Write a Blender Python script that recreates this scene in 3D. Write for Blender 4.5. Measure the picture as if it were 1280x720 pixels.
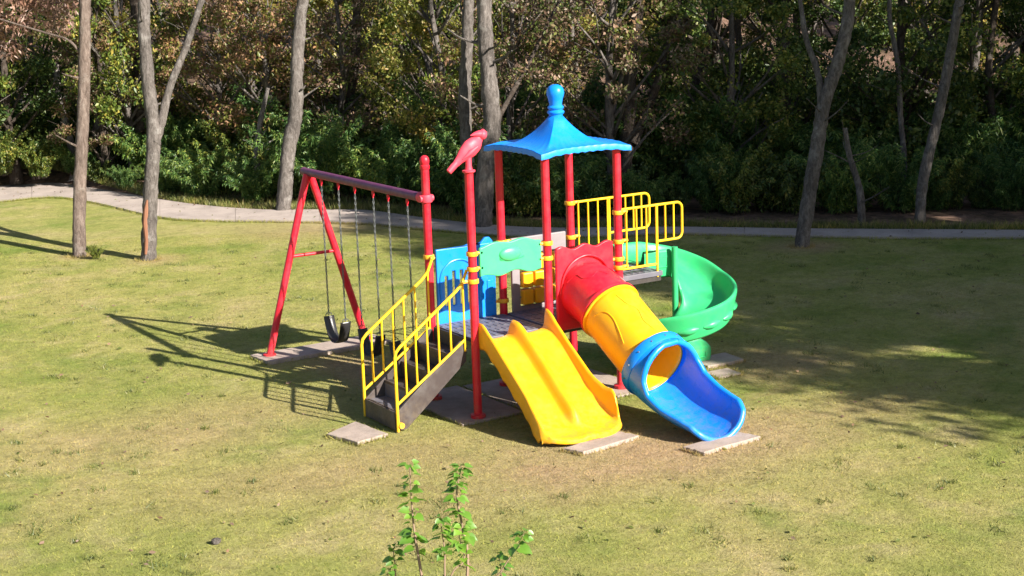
import bpy, math, random
import numpy as np
from mathutils import Vector, Matrix

for o in list(bpy.data.objects): bpy.data.objects.remove(o)
SC = bpy.context.scene
COL = SC.collection
R = math.radians

# ------------------------------------------------------------------ camera
CAM = Vector((-10.38, -17.725, 5.993)); YAW, PIT, ROL, FPX = -0.5542, 0.2037, -0.0339, 2023.0
cF = Vector((-math.sin(YAW)*math.cos(PIT), math.cos(YAW)*math.cos(PIT), -math.sin(PIT)))
_r = Vector((math.cos(YAW), math.sin(YAW), 0)); _u = _r.cross(cF)
cR = _r*math.cos(ROL) + _u*math.sin(ROL); cU = _u*math.cos(ROL) - _r*math.sin(ROL)
cd = bpy.data.cameras.new('camera'); cam = bpy.data.objects.new('camera', cd); COL.objects.link(cam)
cd.sensor_width = 36; cd.lens = FPX/1280*36; cd.clip_end = 2000; cd.clip_start = 0.1
m = Matrix((cR, cU, -cF)).transposed().to_4x4(); m.translation = CAM
cam.matrix_world = m; SC.camera = cam
SC.render.resolution_x, SC.render.resolution_y = 1024, 576

# ------------------------------------------------------------------ light
SUN = Vector((1.75, -4.71, 2.815)).normalized()
ELEV = math.asin(SUN.z); AZ = math.atan2(SUN.x, SUN.y)
w = bpy.data.worlds.new('World'); SC.world = w; w.use_nodes = True
nt = w.node_tree; bg = nt.nodes['Background']
sk = nt.nodes.new('ShaderNodeTexSky'); sk.sky_type = 'NISHITA'; sk.sun_disc = False
sk.sun_elevation = ELEV; sk.sun_rotation = AZ; sk.air_density = 1.0; sk.dust_density = 1.0
nt.links.new(sk.outputs[0], bg.inputs[0]); bg.inputs[1].default_value = 0.05
sl = bpy.data.lights.new('sun', 'SUN'); sl.energy = 5.0; sl.angle = R(0.5); sl.color = (1, .93, .82)
so = bpy.data.objects.new('sun', sl); COL.objects.link(so)
so.rotation_euler = SUN.to_track_quat('Z', 'Y').to_euler()
SC.view_settings.view_transform = 'Standard'; SC.view_settings.look = 'None'
SC.view_settings.exposure = 1.42; SC.view_settings.gamma = 1
try:
    SC.cycles.max_bounces = 6; SC.cycles.diffuse_bounces = 3; SC.cycles.transparent_max_bounces = 4
except Exception: pass

def ray(x, y): return cF + cR*((x-640)/FPX) - cU*((y-360)/FPX)
def gz(x, y, z=0.0):
    d = ray(x, y); return CAM + d*((z-CAM.z)/d.z)
def pd(x, y, depth): return CAM + ray(x, y)*depth
def depth_of(p): return (Vector(p)-CAM).dot(cF)
def py_(x, y, Y=0.0):
    d = ray(x, y); return CAM + d*((Y-CAM.y)/d.y)

# ------------------------------------------------------------------ materials
def mat(name):
    mt = bpy.data.materials.new(name); mt.use_nodes = True
    n = mt.node_tree.nodes; return mt, n, mt.node_tree.links, n['Principled BSDF']
def node(n, t, **kw):
    x = n.new(t)
    for k, v in kw.items():
        if k.startswith('i_'): x.inputs[int(k[2:])].default_value = v
        else: setattr(x, k, v)
    return x
def noise(n, l, vec, scale, detail=4, rough=.55, dist=0):
    x = n.new('ShaderNodeTexNoise'); x.inputs['Scale'].default_value = scale
    x.inputs['Detail'].default_value = detail; x.inputs['Roughness'].default_value = rough
    x.inputs['Distortion'].default_value = dist
    if vec is not None: l.new(vec, x.inputs['Vector'])
    return x.outputs['Fac']
def ramp(n, l, fac, stops):
    x = n.new('ShaderNodeValToRGB'); e = x.color_ramp.elements
    while len(e) < len(stops): e.new(.5)
    for i, (p, c) in enumerate(stops):
        e[i].position = p; e[i].color = (c[0], c[1], c[2], 1) if hasattr(c, '__len__') else (c, c, c, 1)
    l.new(fac, x.inputs[0]); return x.outputs[0]
def mix(n, l, fac, a, b, mode='MIX'):
    x = n.new('ShaderNodeMix'); x.data_type = 'RGBA'; x.blend_type = mode
    for s, v in ((0, fac), (6, a), (7, b)):
        if isinstance(v, (int, float)): x.inputs[s].default_value = v
        elif isinstance(v, (tuple, list)): x.inputs[s].default_value = (*v[:3], 1)
        else: l.new(v, x.inputs[s])
    return x.outputs[2]
def bump(n, l, h, strength, dist, bs):
    x = n.new('ShaderNodeBump'); x.inputs['Strength'].default_value = strength
    x.inputs['Distance'].default_value = dist; l.new(h, x.inputs['Height'])
    l.new(x.outputs[0], bs.inputs['Normal'])
def wpos(n): return n.new('ShaderNodeNewGeometry').outputs['Position']

def plastic(name, col, rough=.38, dust=.07, spec=.38):
    mt, n, l, b = mat(name); p = wpos(n)
    d = ramp(n, l, noise(n, l, p, 5, 6, .65), [(.42, 0), (.75, 1)])
    pale = tuple(min(1, c*.75+.13) for c in col)
    f = n.new('ShaderNodeMath'); f.operation = 'MULTIPLY'; l.new(d, f.inputs[0]); f.inputs[1].default_value = dust*2
    l.new(mix(n, l, f.outputs[0], col, pale), b.inputs['Base Color'])
    sx = n.new('ShaderNodeSeparateXYZ'); l.new(p, sx.inputs[0]); mr = n.new('ShaderNodeMapRange'); l.new(sx.outputs[2], mr.inputs[0])
    mr.inputs[1].default_value = .02; mr.inputs[2].default_value = .45; mr.inputs[3].default_value = .55; mr.inputs[4].default_value = .06
    gm = n.new('ShaderNodeMath'); gm.operation = 'MULTIPLY'; l.new(mr.outputs[0], gm.inputs[0]); l.new(ramp(n, l, noise(n, l, p, 11, 8, .75), [(.42, 0), (.68, 1)]), gm.inputs[1])
    src = b.inputs['Base Color'].links[0].from_socket; l.new(mix(n, l, gm.outputs[0], src, (.20, .15, .09)), b.inputs['Base Color'])
    rr = ramp(n, l, noise(n, l, p, 14, 4), [(.3, rough-.06), (.7, rough+.1)])
    l.new(rr, b.inputs['Roughness']); b.inputs['Specular IOR Level'].default_value = spec
    bump(n, l, noise(n, l, p, 9, 3), .08, .02, b); return mt

M = {}
M['red'] = plastic('red plastic', (.64, .010, .03), .36, .1)
M['redpost'] = plastic('red coated steel', (.60, .009, .028), .36, .1)
M['purple'] = plastic('weathered purple steel', (.12, .022, .08), .45, .1)
M['yellow'] = plastic('yellow plastic', (.82, .40, .006), .34)
M['yellowp'] = plastic('yellow coated steel', (.88, .52, .01), .38)
M['blue'] = plastic('blue plastic', (.002, .215, .80), .3)
M['green'] = plastic('green plastic', (.03, .42, .15), .36)
M['mint'] = plastic('mint plastic', (.05, .46, .20), .34)
M['bird'] = plastic('pink red plastic', (.72, .05, .09), .5)
M['deck'] = plastic('grey coated deck', (.11, .11, .14), .45, .2)
M['stair'] = plastic('brown grey coated steel', (.05, .038, .037), .5, .2)
M['dark'] = plastic('dark coated steel', (.035, .03, .03), .5, .1)
M['white'] = plastic('pale grey plastic', (.22, .19, .205), .5, .2)
M['rubber'] = plastic('black rubber', (.012, .012, .015), .38, .1, .6)
M['clamp'] = plastic('yellow clamp', (.85, .40, .02), .4)
def metal():
    mt, n, l, b = mat('galvanised chain'); b.inputs['Base Color'].default_value = (.16, .17, .18, 1)
    b.inputs['Metallic'].default_value = .7; b.inputs['Roughness'].default_value = .5; return mt
M['metal'] = metal()

def turf_colour(n, l):
    p = wpos(n)
    a = noise(n, l, p, .16, 3, .6, .6); c = noise(n, l, p, .9, 5, .65, .4); e = noise(n, l, p, 14, 6, .8)
    g = noise(n, l, p, .38, 4, .65)
    base = ramp(n, l, a, [(.36, (.20, .245, .055)), (.50, (.34, .335, .105)), (.62, (.43, .355, .165))])
    med = ramp(n, l, c, [(.30, (.165, .215, .045)), (.52, (.32, .305, .105)), (.70, (.45, .36, .21))])
    x = mix(n, l, .55, base, med)
    lush = ramp(n, l, g, [(.54, 0), (.68, .75)])
    x = mix(n, l, lush, x, (.16, .225, .045))
    # worn ground round the slides and the foot of the stairs
    for (cx, cy, rx, ry, k) in ((1.2, -2.6, 3.8, 1.3, .85), (-3.0, 2.2, 2.8, 1.4, .45), (4.9, -.2, 1.6, 1.3, .75), (0, 3.2, .7, 2.0, .85), (-2.2, -.8, 3.2, 1.1, .5), (5.3, 15.6, 2.2, 1.6, .6), (11.6, 6.5, .9, .9, .8), (-.3, 15.9, .6, .6, .6), (.7, 14.4, .7, .7, .6)):
        s = n.new('ShaderNodeVectorMath'); s.operation = 'SUBTRACT'; l.new(p, s.inputs[0]); s.inputs[1].default_value = (cx, cy, 0)
        t = n.new('ShaderNodeVectorMath'); t.operation = 'MULTIPLY'; l.new(s.outputs[0], t.inputs[0]); t.inputs[1].default_value = (1/rx, 1/ry, 0)
        q = n.new('ShaderNodeVectorMath'); q.operation = 'LENGTH'; l.new(t.outputs[0], q.inputs[0])
        ad = n.new('ShaderNodeMath'); ad.operation = 'MULTIPLY_ADD'; l.new(c, ad.inputs[0]); ad.inputs[1].default_value = 1.8; l.new(q.outputs['Value'], ad.inputs[2])
        f = ramp(n, l, ad.outputs[0], [(.0, k), (.45, k), (.95, 0)]) if False else None
        mr = n.new('ShaderNodeMapRange'); l.new(ad.outputs[0], mr.inputs[0]); mr.inputs[1].default_value = 1.1; mr.inputs[2].default_value = 2.1
        mr.inputs[3].default_value = k; mr.inputs[4].default_value = 0
        x = mix(n, l, mr.outputs[0], x, (.42, .29, .18))
    x = mix(n, l, 1, x, ramp(n, l, noise(n, l, p, 4.2, 5, .75, .8), [(.3, .74), (.5, 1), (.7, 1.16)]), 'MULTIPLY')
    fine = ramp(n, l, e, [(.25, .55), (.5, 1), (.75, 1.35)])
    x = mix(n, l, .8, x, fine, 'MULTIPLY')
    return x, p, e, c
def turf():
    mt, n, l, b = mat('turf'); x, p, e, c = turf_colour(n, l)
    l.new(x, b.inputs['Base Color']); b.inputs['Roughness'].default_value = 1; b.inputs['Specular IOR Level'].default_value = .1
    h = n.new('ShaderNodeMath'); h.operation = 'ADD'; l.new(noise(n, l, p, 30, 6, .8), h.inputs[0]); l.new(noise(n, l, p, 5, 3), h.inputs[1])
    bump(n, l, h.outputs[0], .9, .045, b); return mt
M['turf'] = turf()
def blade():
    mt, n, l, b = mat('grass blade'); x, p, e, c = turf_colour(n, l)
    rnd = n.new('ShaderNodeNewGeometry').outputs['Random Per Island']
    v = ramp(n, l, rnd, [(0, (.75, .85, .6)), (.6, (1.0, 1.05, .85)), (1, (1.5, 1.35, 1.2))])
    x = mix(n, l, 1, x, v, 'MULTIPLY')
    d = n.new('ShaderNodeBsdfDiffuse'); l.new(x, d.inputs[0]); t = n.new('ShaderNodeBsdfTranslucent'); l.new(x, t.inputs[0])
    s = n.new('ShaderNodeMixShader'); s.inputs[0].default_value = .35; l.new(d.outputs[0], s.inputs[1]); l.new(t.outputs[0], s.inputs[2])
    l.new(s.outputs[0], n['Material Output'].inputs[0]); return mt
M['blade'] = blade()
def litter():
    mt, n, l, b = mat('leaf litter'); p = wpos(n)
    v = n.new('ShaderNodeTexVoronoi'); v.inputs['Scale'].default_value = 7; l.new(p, v.inputs['Vector'])
    x = ramp(n, l, noise(n, l, p, 1.2, 6, .7), [(.3, (.06, .05, .02)), (.5, (.17, .10, .065)), (.7, (.34, .21, .16))])
    y = mix(n, l, .7, x, ramp(n, l, v.outputs['Color'], [(.2, .5), (.5, 1), (.8, 1.4)]), 'MULTIPLY')
    l.new(y, b.inputs['Base Color']); b.inputs['Roughness'].default_value = .95
    bump(n, l, noise(n, l, p, 12, 6, .8), 1, .12, b); return mt
M['litter'] = litter()
def concrete(name, tint=(.34, .31, .30), sc=1):
    mt, n, l, b = mat(name); p = wpos(n)
    x = ramp(n, l, noise(n, l, p, 1.3*sc, 6, .7), [(.3, tuple(c*.72 for c in tint)), (.55, tint), (.75, tuple(c*1.18 for c in tint))])
    f = ramp(n, l, noise(n, l, p, 45, 5, .8), [(.3, .7), (.5, 1), (.8, 1.15)])
    l.new(mix(n, l, .7, x, f, 'MULTIPLY'), b.inputs['Base Color']); b.inputs['Roughness'].default_value = .9
    bump(n, l, noise(n, l, p, 40, 6, .8), .5, .012, b); return mt
M['path'] = concrete('path concrete', (.38, .32, .29))
M['slab'] = concrete('slab concrete', (.36, .29, .25), 3)
def bark(name, c0, c1, lichen=(.42, .40, .38)):
    mt, n, l, b = mat(name); tc = n.new('ShaderNodeTexCoord').outputs['Object']
    mp = n.new('ShaderNodeMapping'); mp.inputs['Scale'].default_value = (1, 1, .28); l.new(tc, mp.inputs[0])
    a = noise(n, l, mp.outputs[0], 16, 10, .8, .5)
    x = ramp(n, l, a, [(.3, tuple(c*.35 for c in c0)), (.48, c0), (.66, c1)])
    li = ramp(n, l, noise(n, l, tc, 4, 5, .7), [(.55, 0), (.68, .7)])
    x = mix(n, l, li, x, lichen)
    lo = ramp(n, l, noise(n, l, tc, 1.2, 3, .6), [(.3, .65), (.7, 1.15)])
    l.new(mix(n, l, 1, x, lo, 'MULTIPLY'), b.inputs['Base Color']); b.inputs['Roughness'].default_value = .95
    b.inputs['Specular IOR Level'].default_value = .15
    bump(n, l, a, 1, .07, b); return mt
M['bark_grey'] = bark('grey bark', (.135, .118, .108), (.27, .24, .225), (.30, .28, .265))
M['bark_red'] = bark('reddish bark', (.155, .118, .10), (.275, .22, .19), (.30, .26, .23))
M['bark_dark'] = bark('dark bark', (.07, .055, .045), (.13, .105, .09), (.2, .18, .16))
M['bark_pale'] = bark('pale bark', (.17, .15, .14), (.31, .285, .27), (.38, .37, .36))
def leaf(name, stops, transl=.38, gloss=.03):
    mt, n, l, b = mat(name); g = n.new('ShaderNodeNewGeometry')
    rnd = g.outputs['Random Per Island']; x = ramp(n, l, rnd, stops)
    cl = ramp(n, l, noise(n, l, g.outputs['Position'], .9, 3), [(.32, (.66, .75, .7)), (.5, (1, 1, 1)), (.68, (1.35, 1.2, .95))])
    x = mix(n, l, 1, x, cl, 'MULTIPLY')
    oi = n.new('ShaderNodeObjectInfo').outputs['Random']
    x = mix(n, l, 1, x, ramp(n, l, oi, [(0, (.8, .85, .8)), (.5, (1, 1, 1)), (1, (1.2, 1.1, .9))]), 'MULTIPLY')
    d = n.new('ShaderNodeBsdfDiffuse'); l.new(x, d.inputs[0]); t = n.new('ShaderNodeBsdfTranslucent'); l.new(x, t.inputs[0])
    s = n.new('ShaderNodeMixShader'); s.inputs[0].default_value = transl; l.new(d.outputs[0], s.inputs[1]); l.new(t.outputs[0], s.inputs[2])
    gl = n.new('ShaderNodeBsdfGlossy'); gl.inputs['Roughness'].default_value = .45
    s2 = n.new('ShaderNodeMixShader'); s2.inputs[0].default_value = gloss; l.new(s.outputs[0], s2.inputs[1]); l.new(gl.outputs[0], s2.inputs[2])
    l.new(s2.outputs[0], n['Material Output'].inputs[0]); return mt
M['leaf_dark'] = leaf('dark green leaf', [(0, (.03, .06, .018)), (.5, (.065, .115, .028)), (.85, (.12, .17, .04)), (1, (.26, .26, .07))])
M['leaf_mid'] = leaf('green leaf', [(0, (.05, .095, .018)), (.45, (.11, .17, .035)), (.8, (.23, .27, .055)), (1, (.40, .34, .09))])
M['leaf_yellow'] = leaf('yellow green leaf', [(0, (.08, .10, .02)), (.4, (.20, .22, .035)), (.75, (.31, .29, .075)), (1, (.33, .19, .08))])
M['leaf_brown'] = leaf('dry brown leaf', [(0, (.10, .06, .04)), (.3, (.22, .14, .10)), (.55, (.36, .24, .18)), (.66, (.16, .18, .05)), (1, (.10, .14, .03))])
M['leaf_pink'] = leaf('dead pinkish leaf', [(0, (.16, .09, .07)), (.5, (.30, .17, .14)), (1, (.42, .28, .23))])
M['leaf_feather'] = leaf('feathery green leaf', [(0, (.035, .095, .03)), (.5, (.09, .19, .05)), (.85, (.19, .29, .07)), (1, (.32, .38, .12))])
M['leaf_fresh'] = leaf('fresh green leaf', [(0, (.05, .16, .015)), (.5, (.11, .27, .025)), (1, (.2, .36, .05))], .45, .1)
M['weed'] = leaf('weed leaf', [(0, (.07, .11, .025)), (.5, (.16, .19, .05)), (1, (.34, .30, .13))])

# ------------------------------------------------------------------ mesh helpers
class MB:
    def __init__(s): s.v = []; s.f = []
    def add(s, vs, fs):
        k = len(s.v); s.v += [tuple(v) for v in vs]; s.f += [tuple(i+k for i in f) for f in fs]; return s
    def box(s, a, b):
        (x0, y0, z0), (x1, y1, z1) = a, b
        return s.add([(x0,y0,z0),(x1,y0,z0),(x1,y1,z0),(x0,y1,z0),(x0,y0,z1),(x1,y0,z1),(x1,y1,z1),(x0,y1,z1)],
                     [(0,3,2,1),(4,5,6,7),(0,1,5,4),(1,2,6,5),(2,3,7,6),(3,0,4,7)])
    def tube(s, pts, rad, n=12, cap=True, jit=0, rng=None):
        pts = [Vector(p) for p in pts]; N = len(pts)
        if not hasattr(rad, '__len__'): rad = [rad]*N
        t = [(pts[min(i+1, N-1)]-pts[max(i-1, 0)]).normalized() for i in range(N)]
        a = t[0].orthogonal().normalized(); vs = []
        for i in range(N):
            a = (a - t[i]*a.dot(t[i])).normalized(); b = t[i].cross(a)
            for k in range(n):
                th = 2*math.pi*k/n; r = rad[i]*(1+(rng.uniform(-jit, jit) if jit else 0))
                vs.append(pts[i] + (a*math.cos(th)+b*math.sin(th))*r)
        fs = [(i*n+k, i*n+(k+1) % n, (i+1)*n+(k+1) % n, (i+1)*n+k) for i in range(N-1) for k in range(n)]
        if cap: fs += [tuple(range(n-1, -1, -1)), tuple((N-1)*n+k for k in range(n))]
        return s.add(vs, fs)
    def lathe(s, prof, c, n=20):
        vs = []; fs = []
        for (r, z) in prof:
            for k in range(n):
                th = 2*math.pi*k/n; vs.append((c[0]+r*math.cos(th), c[1]+r*math.sin(th), c[2]+z))
        for i in range(len(prof)-1):
            for k in range(n): fs.append((i*n+k, i*n+(k+1) % n, (i+1)*n+(k+1) % n, (i+1)*n+k))
        fs += [tuple(range(n-1, -1, -1)), tuple((len(prof)-1)*n+k for k in range(n))]
        return s.add(vs, fs)
    def prism_y(s, outline, y0, y1):          # outline in x,z
        n = len(outline); vs = [(x, y0, z) for x, z in outline] + [(x, y1, z) for x, z in outline]
        fs = [tuple(range(n)), tuple(range(2*n-1, n-1, -1))] + [(i, n+i, n+(i+1) % n, (i+1) % n) for i in range(n)]
        return s.add(vs, fs)
    def prism_z(s, outline, z0, z1):
        n = len(outline); vs = [(x, y, z0) for x, y in outline] + [(x, y, z1) for x, y in outline]
        fs = [tuple(range(n-1, -1, -1)), tuple(range(n, 2*n))] + [(i, (i+1) % n, n+(i+1) % n, n+i) for i in range(n)]
        return s.add(vs, fs)
    def grid(s, rows, closed=False):
        n = len(rows[0]); vs = [p for r in rows for p in r]; m_ = n if closed else n-1
        return s.add(vs, [(i*n+k, i*n+(k+1) % n, (i+1)*n+(k+1) % n, (i+1)*n+k) for i in range(len(rows)-1) for k in range(m_)])
def wloc(o):
    v = Vector((0, 0, 0))
    while o is not None: v += o.location; o = o.parent
    return v
def obj(name, mb, mt, parent=None, smooth=True, bevel=0, solid=0, world=True, sub=0, data=None, off=-1):
    if data is None:
        me = bpy.data.meshes.new(name)
        if isinstance(mb, MB): me.from_pydata(mb.v, [], mb.f)
        me.materials.append(mt)
    else: me = data
    o = bpy.data.objects.new(name, me); COL.objects.link(o)
    if parent is not None:
        o.parent = parent
        if world: o.location = -wloc(parent)
    if data is None:
        me.polygons.foreach_set('use_smooth', [smooth]*len(me.polygons))
        if smooth:
            try: me.set_sharp_from_angle(angle=R(42))
            except Exception: pass
    if solid:
        md = o.modifiers.new('Solidify', 'SOLIDIFY'); md.thickness = solid; md.offset = off
    if bevel:
        md = o.modifiers.new('Bevel', 'BEVEL'); md.width = bevel; md.segments = 2; md.limit_method = 'ANGLE'; md.angle_limit = R(40)
    if sub:
        md = o.modifiers.new('Subsurf', 'SUBSURF'); md.levels = sub; md.render_levels = sub
    return o
def tag(o, label=None, cat=None, group=None, kind=None):
    for k, v in (('label', label), ('category', cat), ('group', group), ('kind', kind)):
        if v: o[k] = v
    return o
def thing(name, label, cat, loc, group=None, rotz=0):
    o = bpy.data.objects.new(name, None); COL.objects.link(o); o.location = loc; o.rotation_euler = (0, 0, rotz)
    o.empty_display_size = .2
    return tag(o, label, cat, group)
def spline(pts, k=8):
    pts = [Vector(p) for p in pts]; P = [pts[0]*2-pts[1]] + pts + [pts[-1]*2-pts[-2]]; out = []
    for i in range(1, len(P)-2):
        for j in range(k):
            t = j/k; a, b, c, d = P[i-1], P[i], P[i+1], P[i+2]
            out.append(.5*((2*b)+(c-a)*t+(2*a-5*b+4*c-d)*t*t+(3*b-a-3*c+d)*t**3))
    out.append(pts[-1]); return out
def interp(t, tab):
    for (a, x), (b, y) in zip(tab, tab[1:]):
        if t <= b: 
            u = max(0, (t-a)/(b-a)); return x+(y-x)*u
    return tab[-1][1]
def np_mesh(name, V, T, mt):
    V = np.asarray(V, np.float32); T = np.asarray(T, np.int32)
    me = bpy.data.meshes.new(name); me.vertices.add(len(V)); me.vertices.foreach_set('co', V.ravel())
    k = T.shape[1]; me.loops.add(T.size); me.loops.foreach_set('vertex_index', T.ravel())
    me.polygons.add(len(T)); me.polygons.foreach_set('loop_start', np.arange(0, T.size, k, dtype=np.int32))
    me.polygons.foreach_set('loop_total', np.full(len(T), k, np.int32)); me.materials.append(mt); me.update(calc_edges=True); return me

# ------------------------------------------------------------------ ground, path, forest floor
fh = Vector((cF.x, cF.y, 0)).normalized(); rh = Vector((fh.y, -fh.x, 0))
def hillz(x, y):
    d = x*fh.x + y*fh.y; l_ = x*rh.x + y*rh.y
    s = max(0, d-30); wv = .25*math.sin(x*.31+1)*math.sin(y*.27) + .12*math.sin(x*.9)*math.cos(y*.8+2)
    return .035 + min(1, max(0, (d-20)/6))*max(0, wv+.15) + 17*(1-math.exp(-s*s/2600)) + .04*s
g = MB(); g.add([(-700, -700, 0), (700, -700, 0), (700, 700, 0), (-700, 700, 0)], [(0, 1, 2, 3)])
tag(obj('lawn_ground', g, M['turf'], smooth=False), kind='structure')

ptop = [(-160, 245), (-60, 238), (0, 233), (40, 231), (75, 230), (120, 237), (200, 251), (260, 259), (330, 264), (400, 264), (460, 265), (520, 273), (580, 280), (640, 285), (700, 287), (800, 286), (870, 286), (1000, 288), (1140, 289), (1280, 290), (1420, 291), (1600, 293), (1800, 296)]
pbot = [(-160, 262), (-60, 257), (0, 253), (40, 249), (75, 248), (120, 255), (200, 273), (260, 277), (330, 278), (400, 279), (460, 281), (520, 287), (580, 292), (640, 297), (700, 298), (800, 295), (870, 294), (1000, 297), (1140, 299), (1280, 299), (1420, 300), (1600, 303), (1800, 307)]
pc = MB(); rows = []
T_ = spline([(a, b, 0) for a, b in ptop], 4); B_ = spline([(a, b, 0) for a, b in pbot], 4)
edge = [gz(t.x, t.y) for t in T_]; bedge = [gz(t.x, t.y) for t in B_]
for a, b in zip(bedge, edge):
    e = (b-a).normalized()
    rows.append([(a-e*.02+Vector((0, 0, -.05))), (a+Vector((0, 0, .045))), a.lerp(b, .5)+Vector((0, 0, .055)), (b+Vector((0, 0, .045))), (b+e*.02+Vector((0, 0, -.05)))])
path = MB(); path.grid([[(r_[1].x, r_[1].y, .006), (r_[3].x, r_[3].y, .006)][::-1] for r_ in rows]); path = tag(obj('footpath', path, M['path'], smooth=False), kind='structure')
for k in range(0, len(rows)-1, 6):
    q = rows[k:k+7]
    if len(q) < 2: continue
    q = [list(r_) for r_ in q]; d0 = (q[1][2]-q[0][2]).normalized()*.005; d1 = (q[-1][2]-q[-2][2]).normalized()*.005
    q[0] = [v+d0 for v in q[0]]; q[-1] = [v-d1 for v in q[-1]]; lo = Vector((0, 0, -.05)); dz = Vector((0, 0, .006*math.sin(k*2.1)))
    q = [[v+lo for v in q[0]]] + [[v+dz for v in r_] for r_ in q] + [[v+lo for v in q[-1]]]
    pm = MB(); pm.grid([list(reversed(r_)) for r_ in q]); obj('path_panel', pm, M['path'], path, smooth=False)
js = MB()                                   # expansion joints cut as raised dark strips are avoided: shallow kerb lips instead
ff = MB(); rows = []
for i in range(len(edge)):
    mid = bedge[i].lerp(edge[i], .95); row = []
    far = mid + fh*220 + rh*((i/(len(edge)-1))-.5)*260
    for k in range(60):
        t = (k/59)**2.2; p = mid.lerp(far, t); row.append((p.x, p.y, hillz(p.x, p.y)*min(1, k/8)+.012))
    rows.append(row)
ff.grid(rows); tag(obj('forest_floor', ff, M['litter']), kind='structure')

# ------------------------------------------------------------------ the play structure
S = 1.16; DK = 1.07
A, B, C, D, E_, F_ = (0, 0), (0, S), (S, S), (S, 0), (2*S, S), (2*S, 0)
play = thing('play_structure', 'red, yellow, blue and green climbing frame with roof, stairs and three slides on the lawn', 'play structure', (1.1, .3, 0))
PR = .056
def post(x, y, top, cap=False):
    mb = MB(); mb.tube([(x, y, 0.0), (x, y, top)], PR, 18)
    o = obj('post', mb, M['redpost'], play)
    fl = MB(); fl.lathe([(.10, 0.03), (.10, .075), (.062, .085)], (x, y, 0), 18); obj('base_flange', fl, M['redpost'], o)
    return o
posts = {}
posts['A'] = post(*A, 3.30); posts['B'] = post(*B, 3.27)
for k, q in (('C', C), ('D', D), ('E', E_), ('F', F_)): posts[k] = post(*q, 3.36)
cb = MB(); cb.lathe([(.062, -.06), (.066, -.05), (.066, -.01), (.056, 0), (.064, .03), (.066, .06), (.058, .09), (.04, .115), (.015, .125), (.001, .127)], (0, S, 3.27), 20)
obj('ball_cap', cb, M['redpost'], posts['B'])

def clamp(x, y, z, dx, dy, mt=None, pk=None):
    mb = MB(); mb.lathe([(PR+.001, -.028), (PR+.018, -.028), (PR+.021, -.02), (PR+.021, .02), (PR+.018, .028), (PR+.001, .028)], (x, y, z), 18)
    L = math.hypot(dx, dy); ux, uy = dx/L, dy/L
    a = Vector((x+ux*(PR+.01), y+uy*(PR+.01), z)); b = a+Vector((ux, uy, 0))*.085
    mb.tube([a, b], .022, 8); n_ = Vector((-uy, ux, 0))
    mb.tube([b-n_*.03-Vector((ux, uy, 0))*.02, b+n_*.03-Vector((ux, uy, 0))*.02], .016, 8)
    return obj('clamp', mb, mt or M['clamp'], play)
for z in (2.22, 2.02): clamp(*A, z, 1, 0); clamp(*D, z, -1, 0)
for z in (2.10, 1.86): clamp(*F_, z-(.0), 1 if z > 2 else -1, 0)
clamp(*D, 2.06, 1, 0.01) if False else None
for z in (2.50, 2.01): clamp(*E_, z, 1, 0)
clamp(*F_, 2.50, 1, 0); clamp(*F_, 1.74, 1, 0)
clamp(*B, 2.02, -.1, -1); clamp(*C, 2.0, -1, 0); clamp(*C, 2.08, 1, 0); clamp(*E_, 1.3, -1, 0); clamp(*C, 1.25, -1, 0)
clamp(*A, 1.86, -1, 0.2)

# decks: plate with rim and raised slots
def deck(x0, x1, y0, y1, z, th=.06):
    mb = MB(); mb.box((x0, y0, z-th), (x1, y1, z)); o = obj('deck', mb, M['deck'], play, smooth=False, bevel=.006)
    nx = int((x1-x0)/.095); ny = int((y1-y0)/.19); st = MB()
    for i in range(nx):
        for j in range(ny):
            cx = x0+(i+.5)*(x1-x0)/nx; cy = y0+(j+.5)*(y1-y0)/ny; st.box((cx-.022, cy-.06, z+.001), (cx+.022, cy+.06, z+.006))
    s = obj('anti_slip_pads', st, M['deck'], o, smooth=False); s['kind'] = 'stuff'
    for (a, b) in (((x0+.02, y0+.02), (x1-.02, y0+.05)), ((x0+.02, y1-.05), (x1-.02, y1-.02))):
        bm_ = MB(); bm_.box((a[0], a[1], z-th-.07), (b[0], b[1], z-th-.002)); obj('deck_beam', bm_, M['dark'], o, smooth=False)
    return o
g_ = .03
deck(g_, S-g_, g_, S-g_, DK); deck(S+g_, 2*S-g_, g_, S-g_, DK)
deck(2*S+g_, 3.06, -.02, S-.04, 1.60, .07)
# riser between the second deck and the raised landing
rb = MB(); rb.box((2*S-.04, .08, DK+.003), (2*S-.01, S-.08, 1.53)); obj('riser_panel', rb, M['deck'], play, smooth=False, bevel=.004)

# roof: concave hipped canopy with scalloped ribbed edge
rc = Vector((1.5*S, .5*S, 0)); H = .715
def roofpt(phi, t, skirt=0):
    c, s_ = math.cos(phi), math.sin(phi); rb_ = H/max(abs(c), abs(s_)); cor = (rb_/H-1)/(math.sqrt(2)-1)   # 0 mid edge..1 corner
    neck = .088; edge_r = rb_*(1-.045*(1-cor))
    r = neck + (edge_r-neck)*t
    z = 3.40 + .43*(1-t)**2.5 + .065*(1-cor**2.5)*t**2.2 + .018*(cor**6)*t*t
    rip = -.0022*math.cos(phi*4*9)*min(1, t*1.6)*(1-cor**8)*(.35+.65*t) if skirt == 0 else .003*math.cos(phi*36)
    return Vector((rc.x+c*r, rc.y+s_*r, z+rip))
NP = 288; rows = []
for i in range(15):
    t = i/14; rows.append([roofpt(2*math.pi*k/NP, t) for k in range(NP)])
def low(k, dz, sc=1.0):
    p = roofpt(2*math.pi*k/NP, 1); q = Vector((rc.x+(p.x-rc.x)*sc, rc.y+(p.y-rc.y)*sc, p.z-dz)); return q
rows.append([low(k, .015, 1.012) for k in range(NP)]); rows.append([low(k, .075+.004*math.cos(k*math.pi/4), 1.015) for k in range(NP)])
rows.append([low(k, .08, .985) for k in range(NP)])
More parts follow.
